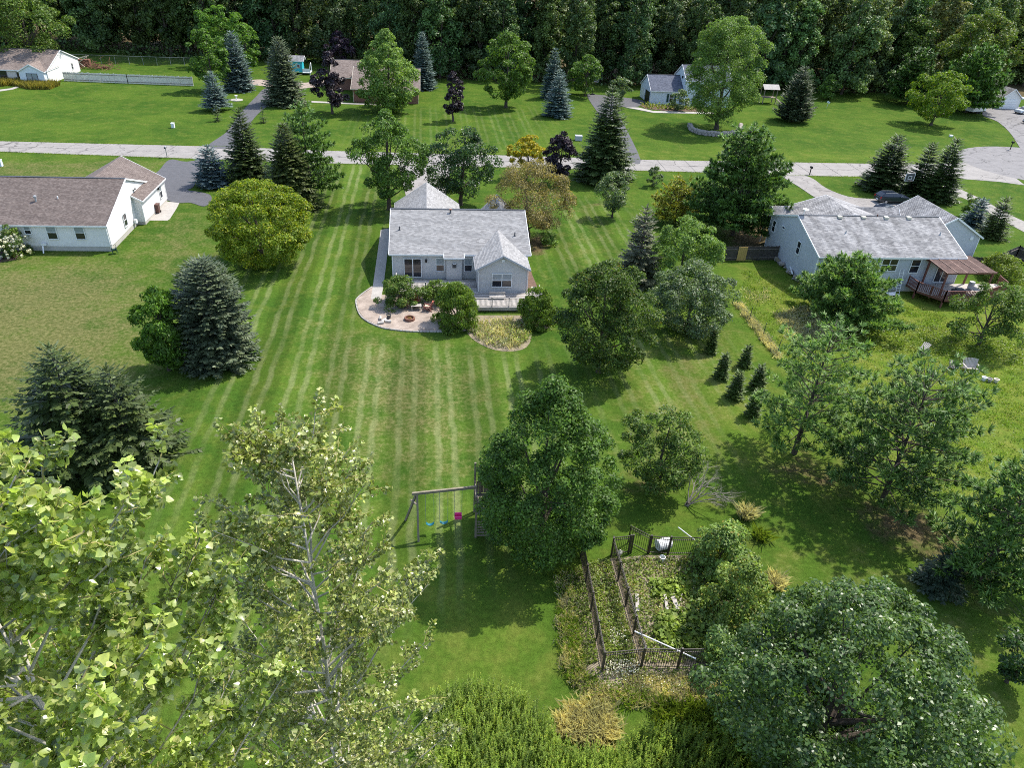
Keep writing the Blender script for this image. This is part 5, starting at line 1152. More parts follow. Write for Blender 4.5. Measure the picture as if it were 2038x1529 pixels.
def car(loc, rz, label, paint, wagon=True, name='parked_car'):
    r = empty(name, loc, label, 'car', None, rz); L, Wd = 4.7, 1.86
    lo = [(-2.35, .35), (-2.35, .75), (-2.2, .95), (-1.0, 1.02), (2.2, 1.0), (2.33, .85), (2.35, .35)]
    hi = [(-1.15, 1.0), (-.45, 1.45), (1.75 if wagon else 1.2, 1.5), (2.28 if wagon else 1.9, 1.02)]
    def extr(prof, w0, w1, mat, nm, bev=.05):
        n = len(prof); zs = [p[1] for p in prof]; z0, z1 = min(zs), max(zs); mb = MB()
        for s in (-1, 1): mb.v += [(p[0], s * (w0 + (w1 - w0) * (p[1] - z0) / (z1 - z0)) / 2, p[1]) for p in prof]
        mb.f += [tuple(range(n)), tuple(reversed(range(n, 2 * n)))] + [((i + 1) % n, i, n + i, n + (i + 1) % n) for i in range(n)]
        return mb.build(nm, mat, r, bevel=bev)
    extr(lo, Wd, Wd * .95, paint, 'body', .07); cab = extr(hi, Wd * .92, Wd * .74, paint, 'cabin', .05)
    def pane(pts, nm): MB().add(pts + [(p[0], p[1] * .97, p[2] - .01) for p in pts], [(0, 1, 2, 3), (7, 6, 5, 4)] + [(k, (k + 1) % 4, 4 + (k + 1) % 4, 4 + k) for k in range(4)]).build(nm, 'glass', r)
    for s in (-1, 1):
        for a, b, c, d in ((-.95, -.45, .45, .45), (.55, .55, 1.65, 1.95)): pane([(a, s * .865, 1.06), (b, s * .715, 1.40), (c, s * .70, 1.43), (d, s * .862, 1.06)], 'window')
        for xw in (-1.45, 1.45):
            o = MB().lathe((0, 0, -.12), [(.2, 0), (.33, .02), (.33, .2), (.2, .22)], 18).build('wheel', 'tyre', r); o.rotation_euler = (PI / 2, 0, 0); o.location = (xw, s * .86, .33)
            q = MB().lathe((0, 0, -.13 if s > 0 else .105), [(.2, 0), (.2, .02), (.05, .03)], 12).build('rim', 'rim', o)
        MB().box((-2.3, s * .68, .72), (.12, .34, .16)).build('headlight', 'headlight', r); MB().box((2.3, s * .76, .85), (.1, .22, .3)).build('tail_light', 'taillight', r)
        MB().box((-.75, s * 1.0, 1.02), (.16, .2, .13)).build('wing_mirror', paint, r)
        MB().bar((-.3, s * .6, 1.52), (1.6, s * .6, 1.54), .04).build('roof_rail', 'galv', r)
    pane([(-1.14, -.78, 1.05), (-1.14, .78, 1.05), (-.5, .66, 1.43), (-.5, -.66, 1.43)], 'windscreen'); pane([(2.29, .76, 1.05), (2.29, -.76, 1.05), (1.85, -.64, 1.44), (1.85, .64, 1.44)], 'rear_window')
    MB().box((2.37, 0, .55), (.06, .5, .12)).build('number_plate', 'white', r); MB().box((0, 0, .3), (3.6, 1.5, .2)).build('underbody', 'black', r); return r
x, y = G(1772, 403); car((x, y, .06), PI + .05, 'dark blue estate car parked on the right drive', 'carblack')
x, y = G(1762, 417, .8); car((x, y, .06), PI + .5, 'black car half hidden behind the blue house roof', 'carblack')
x, y = G(2032, 226); car((x + .6, y, .06), .25, 'white car parked at the far right edge by the garage', 'carwhite')
x, y = G(2043, 246); car((x + 1.3, y - .2, .06), .25, 'dark car cut off by the right edge below the white car', 'carblack')
tr = empty('box_trailer', (*G(1946, 224), 0), 'white box trailer at the edge of the far right lawn', 'trailer', None, .35)
MB().bx((-3.6, -1.05, .55), (1.0, 1.05, 2.6)).build('box', 'white', tr, bevel=.04); MB().bx((1.005, -.98, .6), (1.03, .98, 2.5)).build('rear_door', 'siding_pale', tr); MB().bx((.6, -1.06, .35), (1.05, 1.06, .55)).build('bumper', 'black', tr); MB().bar((-3.6, 0, .5), (-4.9, 0, .5), .1).build('tow_bar', 'black', tr); MB().bx((-3.4, -.9, .4), (.8, .9, .55)).build('chassis', 'black', tr)
for s in (-1, 1):
    for xw in (-1.7, -.8): o = MB().lathe((0, 0, -.1), [(.2, 0), (.34, .02), (.34, .18), (.2, .2)], 14).build('wheel', 'tyre', tr); o.rotation_euler = (PI / 2, 0, 0); o.location = (xw, s * .95, .34)
MB().box((1.05, .3, 2.2), (.03, .25, .2)).build('vent', 'black', tr)
# stone ring round the big pale tree
sr = empty('stone_wall', (*G(1422, 262), 0), 'low curved fieldstone wall round the foot of the big pale tree', 'wall'); rng = np.random.default_rng(31)
arc = spline(gp([(1371, 252), (1378, 262), (1396, 268), (1424, 271), (1452, 270), (1470, 265), (1474, 254)]), 9); da = np.r_[0, np.cumsum(np.hypot(*np.diff(np.array(arc), axis=0).T))]
for lay in range(2):
    for s in np.arange(.2 + .25 * lay, da[-1], .62):
        x = np.interp(s, da, [p[0] for p in arc]); y = np.interp(s, da, [p[1] for p in arc]); k = .5 + .25 * rng.random()
        MB().box((x + rng.normal() * .06, y + rng.normal() * .08, .22 + .42 * lay), (k * 1.05, k, k * .8), rng.random() * 3, rng.normal() * .2, rng.normal() * .2).build('stone', 'stone', sr, True, bevel=k * .25)
wn = empty('bird_bath', (*G(471, 199), 0), 'pale ring with a small ornament on the far lawn by the blue spruce', 'ornament'); MB().lathe((0, 0, 0), [(1.2, 0), (1.2, .08), (1.0, .1), (.2, .1)], 18).build('ring', 'concrete', wn); MB().lathe((0, 0, .1), [(.12, 0), (.08, .6), (.3, .7), (.3, .78), (.05, .72)], 12).build('bowl', 'white', wn)
st = empty('sawhorse', (*G(163, 133), 0), 'rust red timber frame between the far tan house and its fence', 'frame')
for a, b in (((-2, 0, 0), (1.5, 0, 2.2)), ((-1.0, 0, 1.6), (.6, 0, 0)), ((-2.4, .4, 1.3), (1.8, .4, 2.4))): MB().bar(a, b, .16).build('beam', 'cream', st)
MB().bx((-2.3, .6, 0), (1.6, 1.6, 1.5)).build('crate', 'rust', st)
bp_ = empty('brush_pile', (*G(196, 136), 0), 'heap of dead brown brushwood in the far left yard', 'brush pile'); mb = MB(); rng = np.random.default_rng(6)
for k in range(150):
    p = Vector((rng.normal() * 2.0, rng.normal() * .8, abs(rng.normal()) * .6)); d = Vector(rng.normal(size=3)); d.z *= .3; mb.tube([p, p + d.normalized() * 1.4], [.05, .02], 4, cap=False)
mb.build('sticks', 'rust', bp_)['kind'] = 'stuff'
sh = empty('play_frame', (*G(1526, 205), 0), 'small wooden play frame with tan roof behind the big pale tree', 'play frame')
for c in ((-1.5, -1), (1.5, -1), (-1.5, 1), (1.5, 1)): MB().bx((c[0] - .08, c[1] - .08, 0), (c[0] + .08, c[1] + .08, 3.2)).build('post', 'oldwood', sh)
MB().add([(-1.9, -1.4, 3.2), (1.9, -1.4, 3.2), (1.9, 0, 4.1), (-1.9, 0, 4.1), (-1.9, 1.4, 3.2), (1.9, 1.4, 3.2)], [(0, 1, 2, 3), (3, 2, 5, 4)]).build('roof', 'deckwood', sh); MB().bx((-1.5, -1, 1.3), (1.5, 1, 1.4)).build('floor', 'oldwood', sh)
MB().bar((1.5, -1, 1.3), (3.0, -3, 0), .5, .05).build('slide', 'oldwood', sh)
ri = empty('garden_ornament', (*G(1645, 215), 0), 'thin pale garden ornament on a stake in the far right lawn', 'ornament'); MB().bar((0, 0, 0), (.1, 0, 1.4), .05).build('stake', 'siding_pale', ri); MB().box((.1, 0, 1.3), (.7, .05, .4), 0, 0, .5).build('wing', 'siding_pale', ri)

# ------------------------------------------------------------------ trees of the near yards
B = broadleaf
B('big dark green maple, tallest in the middle foreground beside the swing set', (948, 1236, 738, 1118), LM['maple'], .2, 'ovate', cl=.17, ncl=210, cov=3.0, irr=.05, flat=.9, deep=.4, nl=12, leaf=.17, name='maple_tree')
B('round maple with a turning orange top, right of the middle house', (1108, 1303, 513, 748), LM['orangetop'], .3, 'oval', cl=.19, ncl=150, cov=2.6, irr=.12, leaf=.2, name='maple_tree')
B('very large dark maple filling the lower right corner of the photo', (1425, 1945, 1145, 1630), LM['normaple'], .3, 'round', cl=.14, ncl=300, cov=3.3, irr=.12, leaf=.18, flat=.95, deep=.42, nl=14, name='maple_tree')
B('yellow green globe shaped maple on the left lawn', (415, 615, 357, 534), LM['yellowgreen'], .0, 'oval', cl=.16, ncl=220, cov=3.0, irr=.03, deep=.3, leaf=.22, name='maple_tree')
B('low olive tree between the middle maple and the dead shrub', (1232, 1395, 800, 990), LM['olive'], .3, 'round', cl=.22, ncl=80, cov=1.9, irr=.14, leaf=.17, name='fruit_tree')
B('bushy vine covered shrub over the right end of the vegetable plot', (1376, 1500, 1026, 1155), LM['vine'], -.1, 'dome', cl=.26, ncl=80, cov=3, leaf=.17, name='vine_shrub', cat='shrub', trunk=.05)
B('turning vine covered shrub between the plot and the large maple', (1402, 1545, 1095, 1270), LM['vine'], -.1, 'dome', cl=.26, ncl=80, cov=3, color=(1.05, .98, .9), leaf=.17, name='vine_shrub', cat='shrub', trunk=.05)
B('reddish leaved sapling at the near right end of the plot fence', (1395, 1475, 1255, 1345), LM['vine'], .0, 'round', cl=.32, ncl=26, cov=2, leaf=.15, name='shrub', cat='shrub', trunk=.04)
B('tall grey green bushy tree on the right lot line', (1290, 1468, 520, 668), LM['greygreen'], .1, 'round', cl=.2, ncl=110, cov=2.5, irr=.12, leaf=.2, name='honeysuckle_tree')
B('light green tree right behind the grey green bushy tree', (1300, 1430, 432, 560), LM['pale'], .5, 'round', cl=.24, ncl=70, cov=2.3, leaf=.22)
B('weeping shrub draped over the patio, left of the deck railing', (858, 958, 553, 656), LM['weeping'], -.25, 'dome', cl=.24, ncl=95, cov=3.6, leaf=.16, aspect=.32, hang=1.4, name='weeping_shrub', cat='shrub', irr=.06)
B('weeping shrub at the right end of the deck railing', (1031, 1112, 565, 654), LM['weeping'], -.25, 'dome', cl=.24, ncl=90, cov=3.6, leaf=.16, aspect=.32, hang=1.4, name='weeping_shrub', cat='shrub', irr=.06)
B('loose green shrub at the left corner of the deck', (752, 838, 545, 612), LM['olive'], -.1, 'dome', cl=.28, ncl=50, cov=2.8, leaf=.17, name='shrub', cat='shrub', trunk=.04)
B('low shrub under the deck railing behind the patio chairs', (838, 908, 557, 606), LM['weeping'], .0, 'dome', cl=.3, ncl=36, cov=2.1, leaf=.16, name='shrub', cat='shrub', trunk=.04)
B('low green clump in the mulch on the right side of the middle house', (1073, 1112, 455, 489), LM['pale'], .0, 'dome', cl=.3, ncl=24, leaf=.2, name='shrub', cat='shrub', trunk=.03)
B('light feathery birch leaning out left of the dense dome spruce', (268, 366, 566, 744), LM['bright'], .0, 'oval', cl=.3, ncl=80, cov=2.8, leaf=.19, aspect=.4, name='birch_tree', irr=.1, hang=.6)
B('left maple on the street lawn behind the middle house', (697, 842, 212, 392), LM['maple'], 1.7, 'spread', cl=.24, ncl=64, cov=2.0, leaf=.28, nl=12, name='maple_tree', irr=.2)
B('right maple on the street lawn behind the middle house', (845, 990, 250, 385), LM['darkmaple'], 1.7, 'spread', cl=.24, ncl=60, cov=2.0, leaf=.28, nl=12, name='maple_tree', irr=.22)
B('small golden yellow tree by the street', (1015, 1086, 270, 345), LM['yellow'], .8, 'round', cl=.27, ncl=36, leaf=.3)
B('rusty brown flowering crab tree beside the middle house', (972, 1141, 315, 458), LM['tan'], 1.2, 'spread', cl=.22, ncl=70, cov=1.8, leaf=.22, aspect=.4, name='crab_tree', nl=12)
B('purple leaved maple between the yellow tree and the big spruce', (1082, 1150, 255, 358), LM['purple'], .6, 'egg', cl=.26, ncl=50, leaf=.3, name='purple_maple', cov=3.2)
B('vase shaped grey green lilac right of the big dark spruce', (1184, 1264, 342, 425), LM['greygreen'], .6, 'vase', cl=.25, ncl=40, cov=1.2, leaf=.2, name='lilac', nl=16, cat='shrub')
B('small round bush alone by the street verge', (1287, 1319, 331, 371), LM['greygreen'], .0, 'round', cl=.3, ncl=22, leaf=.24, name='shrub', cat='shrub', trunk=.05)
B('spreading apple tree in the rough below the red deck', (1905, 2052, 556, 678), LM['olive'], 1.0, 'spread', cl=.22, ncl=60, cov=1.5, leaf=.2, name='apple_tree', nl=14, bark='bark')
B('dark leafy tree cut off by the right edge above the lower corner', (1985, 2100, 1225, 1370), LM['darkmaple'], .4, 'round', cl=.24, ncl=50, leaf=.17, cov=1.8)
B('thin shrub in the fence corner by the blue house garage', (1888, 1928, 466, 508), LM['greygreen'], .3, 'oval', cl=.3, ncl=20, cov=1.1, leaf=.2, name='shrub', cat='shrub', trunk=.03)
B('pale bush by the gravel lane on the right', (1915, 1955, 384, 430), LM['olive'], .2, 'round', cl=.3, ncl=22, cov=1.4, leaf=.26, name='shrub', cat='shrub', trunk=.04)
B('rank bush against the sagging board fence at right', (1945, 2040, 505, 560), LM['weeds'], .0, 'dome', cl=.3, ncl=36, leaf=.2, name='shrub', cat='shrub', trunk=.03)
hy = B('hydrangea heavy with white flower heads by the white house', (-12, 52, 446, 508), LM['olive'], .0, 'dome', cl=.3, ncl=36, leaf=.18, name='hydrangea', cat='shrub', trunk=.03)
rng = np.random.default_rng(71); Pn, Nn, C_, c_ = crown_points(rng, 1.85, 1.5, 1.25, 40, 110, 'dome', .3, .05)
Pn = unit(Pn - [0, 0, .6]) * np.array([1.9, 1.9, 1.75]) + [0, 0, .75]; fl = []
for p in Pn:
    d = unit(rng.normal(size=(26, 3))); fl.append(leaf_quads(p + d * .13, d, np.full(26, .12), np.full(26, .11), rng))
link('blossom', quads_mesh('blossom', np.concatenate(fl), LM['flowers']), hy)['kind'] = 'stuff'

S_ = spruce
S_('dense dome shaped grey green spruce on the left lawn', 420, 518, 158, 748, LM['tealspruce'], dome=lambda t: .93 * (1 - t ** 2.3) ** .62, dz=.25, nb=30, step=.24, tw=.10, droop=-.1, jit=.1, name='spruce_tree')
S_('shaggy dark spruce at the left edge above the cottonwood', 128, 688, 255, 985, LM['spruce'], dome=lambda t: (1 - t ** 1.35) ** .85, droop=-.1, dz=.34, nb=15, step=.26, tw=.3)
S_('shorter shaggy spruce touching the shaggy dark one, nearer the lawn', 232, 730, 215, 975, LM['spruce'], dome=lambda t: (1 - t ** 1.3) ** .85, droop=-.1, dz=.34, nb=14, step=.26, tw=.3, seed=1, color=(1.1, 1.05, 1.1))
S_('leftmost of the dark street spruces, above the yellow green globe maple', 487, 216, 96, 372, LM['spruce'], shape=.75)
S_('tall drooping dark spruce right above the globe maple', 573, 245, 118, 428, LM['spruce'], shape=.7, droop=-.3, color=(1.15, 1.05, .95))
S_('compact blue spruce beside the left driveway', 417, 289, 68, 374, LM['bluespruce'], dome=lambda t: (1 - t ** 1.6) ** .8, color=(.75, .8, .9))
S_('big dark Norway type spruce by the street, right of the purple maple', 1212, 168, 134, 372, LM['spruce'], shape=.85, droop=-.3, color=(1.1, 1.15, 1.1))
S_('sparse brownish spruce with bare lower boughs on the right lot line', 1278, 408, 104, 575, LM['brownspruce'], shape=.72, gap=.25, droop=-.16, dz=.5)
S_('small dark blue spruce alone under the right pines', 1888, 1108, 84, 1192, LM['tealspruce'], dome=lambda t: (1 - t ** 1.5) ** .9, color=(.6, .68, .72), dz=.2, step=.17, nb=16)
S_('left and widest of the dark spruces by the basketball hoop', 1790, 268, 100, 388, LM['spruce'], shape=.7, color=(.8, .85, .85), uc=1780)
S_('middle slim spruce of the group behind the basketball hoop', 1842, 284, 64, 388, LM['spruce'], shape=.7, color=(.85, .95, .8))
S_('right spruce of the group behind the basketball hoop', 1892, 275, 80, 405, LM['spruce'], shape=.7, color=(.85, .95, .8), uc=1884)
S_('small blue spruce in the right yard by the gravel lane', 1953, 394, 54, 454, LM['bluespruce'], shape=.75, color=(.55, .65, .7))
S_('small green spruce right of the little blue one by the gravel lane', 1989, 393, 52, 476, LM['spruce'], dome=lambda t: (1 - t ** 1.6) ** .8, color=(1.3, 1.25, 1.1))
for u, v0, w, v1, lab in ((1417, 656, 20, 705, 'thinnest sapling, topmost of the young row on the lot line'), (1485, 688, 22, 732, 'young fir nearest the wire fence in the sapling group'), (1439, 703, 25, 757, 'young fir left of its neighbours in the sapling group'), (1466, 740, 30, 797, 'bushiest young fir at the middle of the sapling group'), (1511, 728, 30, 778, 'young fir tucked against the thin yellowing pine'), (1500, 776, 24, 832, 'lowest young fir of the sapling group')):
    S_(lab, u, v0, w, v1, LM['spruce'], name='fir_sapling', group='young firs in a loose row', shape=.62, dz=.16, step=.15, nb=11, color=(1.35, 1.4, 1.0), skirt=.1)
T_ = pine
pp = lambda t: np.clip(1 - t, 0, 1) ** .62
T_('tall green white pine behind the drooping street spruce', 612, 195, 140, 398, LM['pine'], skirt=1.2, nlev=13, nb=7, prof=pp, tuft=.5, blades=11, bw=.26, fill=.8)
T_('large full white pine left of the blue house roof', 1492, 245, 196, 484, LM['pine'], skirt=1.0, nlev=15, nb=9, prof=lambda t: np.clip(1 - t, 0, 1) ** .5, tuft=.55, blades=11, bw=.26, fill=.82)
T_('yellowing young pine above the light green tree', 1357, 350, 108, 452, LM['yellowpine'], skirt=.5, nlev=10, nb=7, prof=pp, tuft=.46, bw=.28, fill=.85)
T_('wide light pine with level boughs in front of the blue house', 1745, 505, 215, 672, LM['lightpine'], skirt=.7, nlev=11, nb=8, prof=lambda t: np.clip(1 - t, 0, 1) ** .75, tuft=.5, tstep=.30, blades=14, bw=.2, fill=.85, uc=1725)
T_('thin yellowing pine with its bare trunk showing, right of the saplings', 1690, 640, 250, 935, LM['lightpine'], skirt=1.6, nlev=13, nb=5, prof=lambda t: np.clip(1 - .6 * t, 0, 1) * np.clip((1.05 - t) * 5, 0, 1), tuft=.42, tstep=.34, blades=12, bw=.15, fill=.64, uc=1640, rise=.3)
T_('dense blue green pine in the lower right with branches reaching the bench', 1840, 738, 290, 1062, LM['pine'], skirt=1.0, nlev=13, nb=6, prof=lambda t: np.clip(1 - .6 * t, 0, 1) * np.clip((1.05 - t) * 5, 0, 1), tuft=.44, tstep=.33, blades=12, bw=.16, fill=.66, uc=1835, rise=.3, color=(1.1, 1.05, 1.15))
T_('pine cut off by the right edge below the dense blue green pine', 2025, 905, 250, 1225, LM['pine'], skirt=1.0, nlev=12, nb=6, prof=pp, tuft=.46, tstep=.32, blades=13, bw=.18, fill=.8, uc=2030)
# dead shrubs
rng = np.random.default_rng(12)
ds = empty('dead_shrub', (*G(1368, 1006), 0), 'leafless grey dead shrub below the olive tree', 'shrub'); mb = MB()
for k in range(7): bare_branches(mb, rng, (rng.normal() * .08, rng.normal() * .08, 0), (.55 + rng.normal() * .5, .1 + rng.normal() * .45, 1.0), 1.5 + rng.random() * .5, .05, 3, .5)
mb.build('branches', 'deadbark', ds)['kind'] = 'stuff'; MB().tube([(-.05, 0, -.1), (.03, 0, .25)], [.13, .1], 8).build('trunk', 'bark', ds)
for (u, v, h_, n_, w_, lab, mt_) in ((1484, 1030, 1.0, 300, .5, 'brown dried clump in the grass above the vine shrub', 'drygrass'), (1543, 1165, .8, 500, .6, 'pale plume grass tuft right of the vine shrub', 'drygrass'), (1512, 1072, .8, 260, .5, 'wispy grey green weed clump by the vine shrub', 'weeds')):
    x, y = G(u, v); r = empty('grass_clump', (x, y, 0), lab, 'grass clump'); a = rng.normal(size=(n_, 2)) * w_ * .4
    o = link('blades', quads_mesh('blades', blades(rng, a[:, 0], a[:, 1], h_, .03, .9), LM[mt_]), r); o['kind'] = 'stuff'
    MB().lathe((0, 0, -.05), [(w_ * .3, 0), (w_ * .22, .1), (.02, .16)], 9).build('root_crown', 'soil', r)

# ------------------------------------------------------------------ trees of the far lawns
B('bright green maple left of the tall blue spruce, by the grey fence', (374, 456, 58, 172), LM['bright'], .6, 'oval', cl=.22, ncl=70, leaf=.42, name='maple_tree', color=(.85, .85, .85))
B('bright green tree peeping out behind the tall blue spruce', (455, 516, 52, 132), LM['bright'], 1, 'round', cl=.26, ncl=40, leaf=.45)
B('light green tree at the wood edge above the bright green maple', (395, 482, 10, 92), LM['maple'], 4, 'round', cl=.24, ncl=50, leaf=.45, color=(1.35, 1.4, 1.2))
S_('tallest blue spruce by the far left fence', 470, 62, 64, 182, LM['bluespruce'], shape=.62)
S_('small blue spruce with a bare foot, left of the far driveway', 424, 142, 56, 214, LM['bluespruce'], shape=.8, skirt=1.0)
S_('wide grey green spruce right of the far driveway', 562, 72, 82, 212, LM['tealspruce'], shape=.62, color=(1.1, 1.1, 1.05))
for u, v0, v1, lab in ((433, 210, 241, 'tiny columnar evergreen left of the far driveway'), (524, 213, 244, 'tiny columnar evergreen right of the far driveway')):
    S_(lab, u, v0, 9, v1, LM['spruce'], name='columnar_evergreen', dome=lambda t: (1 - t ** 2) ** .7, skirt=.1)
B('purple maple in front of the brick house', (622, 690, 98, 214), LM['purple'], .8, 'egg', cl=.24, ncl=60, leaf=.4, name='purple_maple', cov=3.2)
B('purple tree at the wood edge behind the brick house', (645, 706, 66, 122), LM['purple'], 1.5, 'round', cl=.26, ncl=44, leaf=.45, name='purple_maple', color=(1.3, 1.2, 1.5))
B('huge light green maple right of the brick house', (703, 838, 62, 216), LM['pale'], .3, 'egg', cl=.2, ncl=120, leaf=.4, cov=2.6, name='maple_tree', irr=.08)
S_('slim blue spruce right of the huge light green maple', 842, 63, 52, 178, LM['bluespruce'], shape=.72, color=(.8, .85, .85))
B('small purple maple standing alone on the far lawn', (877, 927, 141, 226), LM['purple'], 1.2, 'egg', cl=.26, ncl=40, leaf=.36, name='purple_maple', cov=3.2)
B('round green maple on the middle of the far lawn', (956, 1064, 68, 197), LM['maple'], 1.3, 'round', cl=.22, ncl=80, leaf=.4, name='maple_tree', cov=2.3, color=(1.1, 1.05, .9))
S_('rear blue spruce of the far lawn pair', 1101, 94, 44, 196, LM['bluespruce'], shape=.75, color=(.7, .8, .8))
S_('front blue spruce of the far lawn pair', 1113, 139, 58, 231, LM['bluespruce'], shape=.7, skirt=.6, color=(.9, .95, .95))
B('low spreading tree at the wood edge by the far basketball hoop', (1128, 1208, 116, 182), LM['maple'], .8, 'spread', cl=.25, ncl=40, leaf=.42)
B('wispy young tree left of the slate roofed house', (1214, 1260, 150, 200), LM['greygreen'], 1, 'vase', cl=.28, ncl=26, cov=1.1, leaf=.36)
B('big pale feathery locust in front of the slate roofed house', (1366, 1530, 36, 240), LM['pale'], 1.2, 'oval', cl=.2, ncl=170, leaf=.36, aspect=.4, cov=3.0, irr=.1, color=(.85, .88, .95), name='locust_tree', nl=14)
B('dark round shrub against the slate roofed house', (1333, 1372, 180, 219), LM['greygreen'], .0, 'round', cl=.3, ncl=26, leaf=.36, name='shrub', cat='shrub', trunk=.06)
S_('grey green pine standing alone on the far right lawn', 1600, 132, 78, 246, LM['tealspruce'], shape=.7, droop=.12, color=(.8, .85, .75), uc=1592)
B('round yellow green maple on the far right lawn', (1818, 1928, 143, 236), LM['yellowgreen'], 1.2, 'round', cl=.22, ncl=70, leaf=.4, name='maple_tree', cov=2.3, color=(.75, .9, 1))
T_('dark pine at the wood edge left of the yellow green maple', 1835, 92, 110, 208, LM['pine'], skirt=1, nlev=10, nb=8, prof=pp, tuft=.9, tstep=.8, blades=9, bw=.3, fill=.85, color=(.7, .75, .8))
T_('broad light pine overhanging the white trailer', 1962, 84, 130, 222, LM['pine'], skirt=1.5, nlev=12, nb=8, prof=pp, tuft=.9, tstep=.8, blades=9, bw=.3, fill=.85, color=(1.05, 1.1, 1.05))
B('bush at the wood edge right of the lone grey green pine', (1622, 1672, 150, 196), LM['maple'], 0, 'round', cl=.3, ncl=24, leaf=.42, name='shrub', cat='shrub')
B('round topped tan green tree at the upper right of the wood', (1760, 1880, 30, 130), LM['olive'], 6, 'round', cl=.22, ncl=60, leaf=.5, color=(.9, .9, .95))
B('pale brown tinged tree in the wood above the broad light pine', (1880, 2030, 30, 150), LM['olive'], 6, 'round', cl=.22, ncl=60, leaf=.5, color=(1.05, .95, .85))
B('pale yellow green tree at the wood edge in the top left corner', (-40, 125, -30, 110), LM['olive'], 3, 'round', cl=.24, ncl=70, leaf=.45)
# the wood behind: individual trees copied from six sorts
rng = np.random.default_rng(77); sorts = []
for k in range(6):
    rx, h_ = 4.0 + rng.random() * 1.2, 21 + rng.random() * 5; rz = h_ * .47; zc = h_ - rz
    Pn, Nn, C, _ = crown_points(rng, rx, rz, zc, 110, 9500, ('oval', 'oval', 'dome')[k % 3], .25, .2, .9)
    sz = .52 * (.7 + .6 * rng.random(len(Pn))); me = quads_mesh('crown', leaf_quads(Pn, Nn, sz, sz * .7, rng), LM['forest'])
    mb = limbs(MB(), rng, C, h_ * .25, h_, .24, 8); sorts.append((me, mb, h_))
edge_x = [-150, -110, -85, -60, -40, -22, 0, 25, 60, 80, 105, 130, 150, 240]
edge_y = [214, 212, 208, 204, 205, 203, 190, 186, 186, 186, 186, 192, 206, 214]
WOOD = 'trees of the dense wood behind the far lawns'; first = {}
for row in range(6):
    for xx in np.arange(-150, 236, 7.4):
        x = xx + rng.normal() * 1.6 + 3.7 * (row % 2); y = np.interp(x, edge_x, edge_y) + row * 8.2 + rng.normal() * 1.8
        if row >= 4 and (xx < 60): continue
        u, v, _z = P(x, y, 14)
        if u < -160 or u > 2200: continue
        k = int(rng.integers(0, 6)); s = .86 + .34 * rng.random()
        if 1150 < u < 1500 and row == 0: s *= .95
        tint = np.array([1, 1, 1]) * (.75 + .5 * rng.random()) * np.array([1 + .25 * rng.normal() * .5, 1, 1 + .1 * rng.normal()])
        if u > 1480: tint = tint * (np.array([1.45, 1.35, 1.4]) + (np.array([.5, .15, 0.1]) if rng.random() < .3 else 0))  # paler tint covers both lighter trees and distance haze
        st_ = ('behind the far tan house', 'behind the grey picket fence', 'between the blue spruces and the brick house', 'behind the huge light green maple', 'behind the round maple of the far lawn', 'behind the slate roofed house', 'behind the lone grey green pine', 'behind the far right maple and trailer')[int(np.searchsorted([150, 400, 620, 860, 1180, 1500, 1760], u))]
        lab = ('dark tree at the front of the wood ' if row == 0 else 'dark tree deep in the wood ') + st_; WOOD = ('front row of the wood ' if row == 0 else 'deeper trees of the wood ') + st_
        if k not in first:
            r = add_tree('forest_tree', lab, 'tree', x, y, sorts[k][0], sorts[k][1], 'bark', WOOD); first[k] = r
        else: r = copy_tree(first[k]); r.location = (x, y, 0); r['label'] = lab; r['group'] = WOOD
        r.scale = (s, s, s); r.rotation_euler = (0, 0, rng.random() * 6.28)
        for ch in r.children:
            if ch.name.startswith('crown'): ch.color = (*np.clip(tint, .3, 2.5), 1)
# undergrowth at the wood's foot
xs_ = rng.uniform(-140, 190, 5200); ys_ = np.interp(xs_, edge_x, edge_y) - 1.5 + np.abs(rng.normal(size=5200)) * 3; C = np.stack([xs_, ys_, .3 + 2.2 * rng.random(5200) ** 1.6], 1)
o = link('undergrowth', quads_mesh('undergrowth', leaf_quads(C, rng.normal(size=C.shape) + [0, -.3, .6], .8 * (.6 + .6 * rng.random(5200)), .6, rng), LM['forest'])); o['kind'] = 'stuff'

# ------------------------------------------------------------------ beds, weeds and long grass
def patch(name, poly, n, size, hmax, mat, seed, aspect=.7, tall=0.0, z=0.02):
    rg = np.random.default_rng(seed); q = scatter_in(rg, poly, n); C = np.c_[q, z + hmax * rg.random(n) ** 1.5]
    V = leaf_quads(C, rg.normal(size=C.shape) * .6 + [0, 0, 1], size * (.6 + .8 * rg.random(n)), size * aspect * (.6 + .8 * rg.random(n)), rg)
    o = link(name, quads_mesh(name, V, LM[mat])); o['kind'] = 'stuff'; return o
def tufts(name, poly, n, h, w, mat, seed, lean=.5, clump=0, cr=.15):
    rg = np.random.default_rng(seed)
    if clump: c = scatter_in(rg, poly, clump); q = c[rg.integers(0, clump, n)] + rg.normal(size=(n, 2)) * cr
    else: q = scatter_in(rg, poly, n)
    o = link(name, quads_mesh(name, blades(rg, q[:, 0], q[:, 1], h * np.ones(n), w, lean), LM[mat])); o['kind'] = 'stuff'; return o
INNER = [(10.8, 23.1), (16.8, 22.7), (17.4, 30.2), (10.8, 30.4)]; STRIP = [(8.7, 23), (10.4, 23.1), (10.5, 30.4), (8.95, 30.2)]
patch('vegetable_leaves', INNER, 6500, .15, .3, 'weeds', 1); patch('vegetable_leaves', STRIP, 4200, .13, .22, 'weeds', 2)
patch('squash_leaves', gp([(1310, 1225), (1385, 1215), (1410, 1290), (1330, 1300), (1300, 1265)]), 900, .27, .4, 'squash', 3, .9)
patch('squash_leaves', gp([(1290, 1160), (1370, 1150), (1375, 1190), (1300, 1195)]), 420, .26, .35, 'squash', 4, .9)
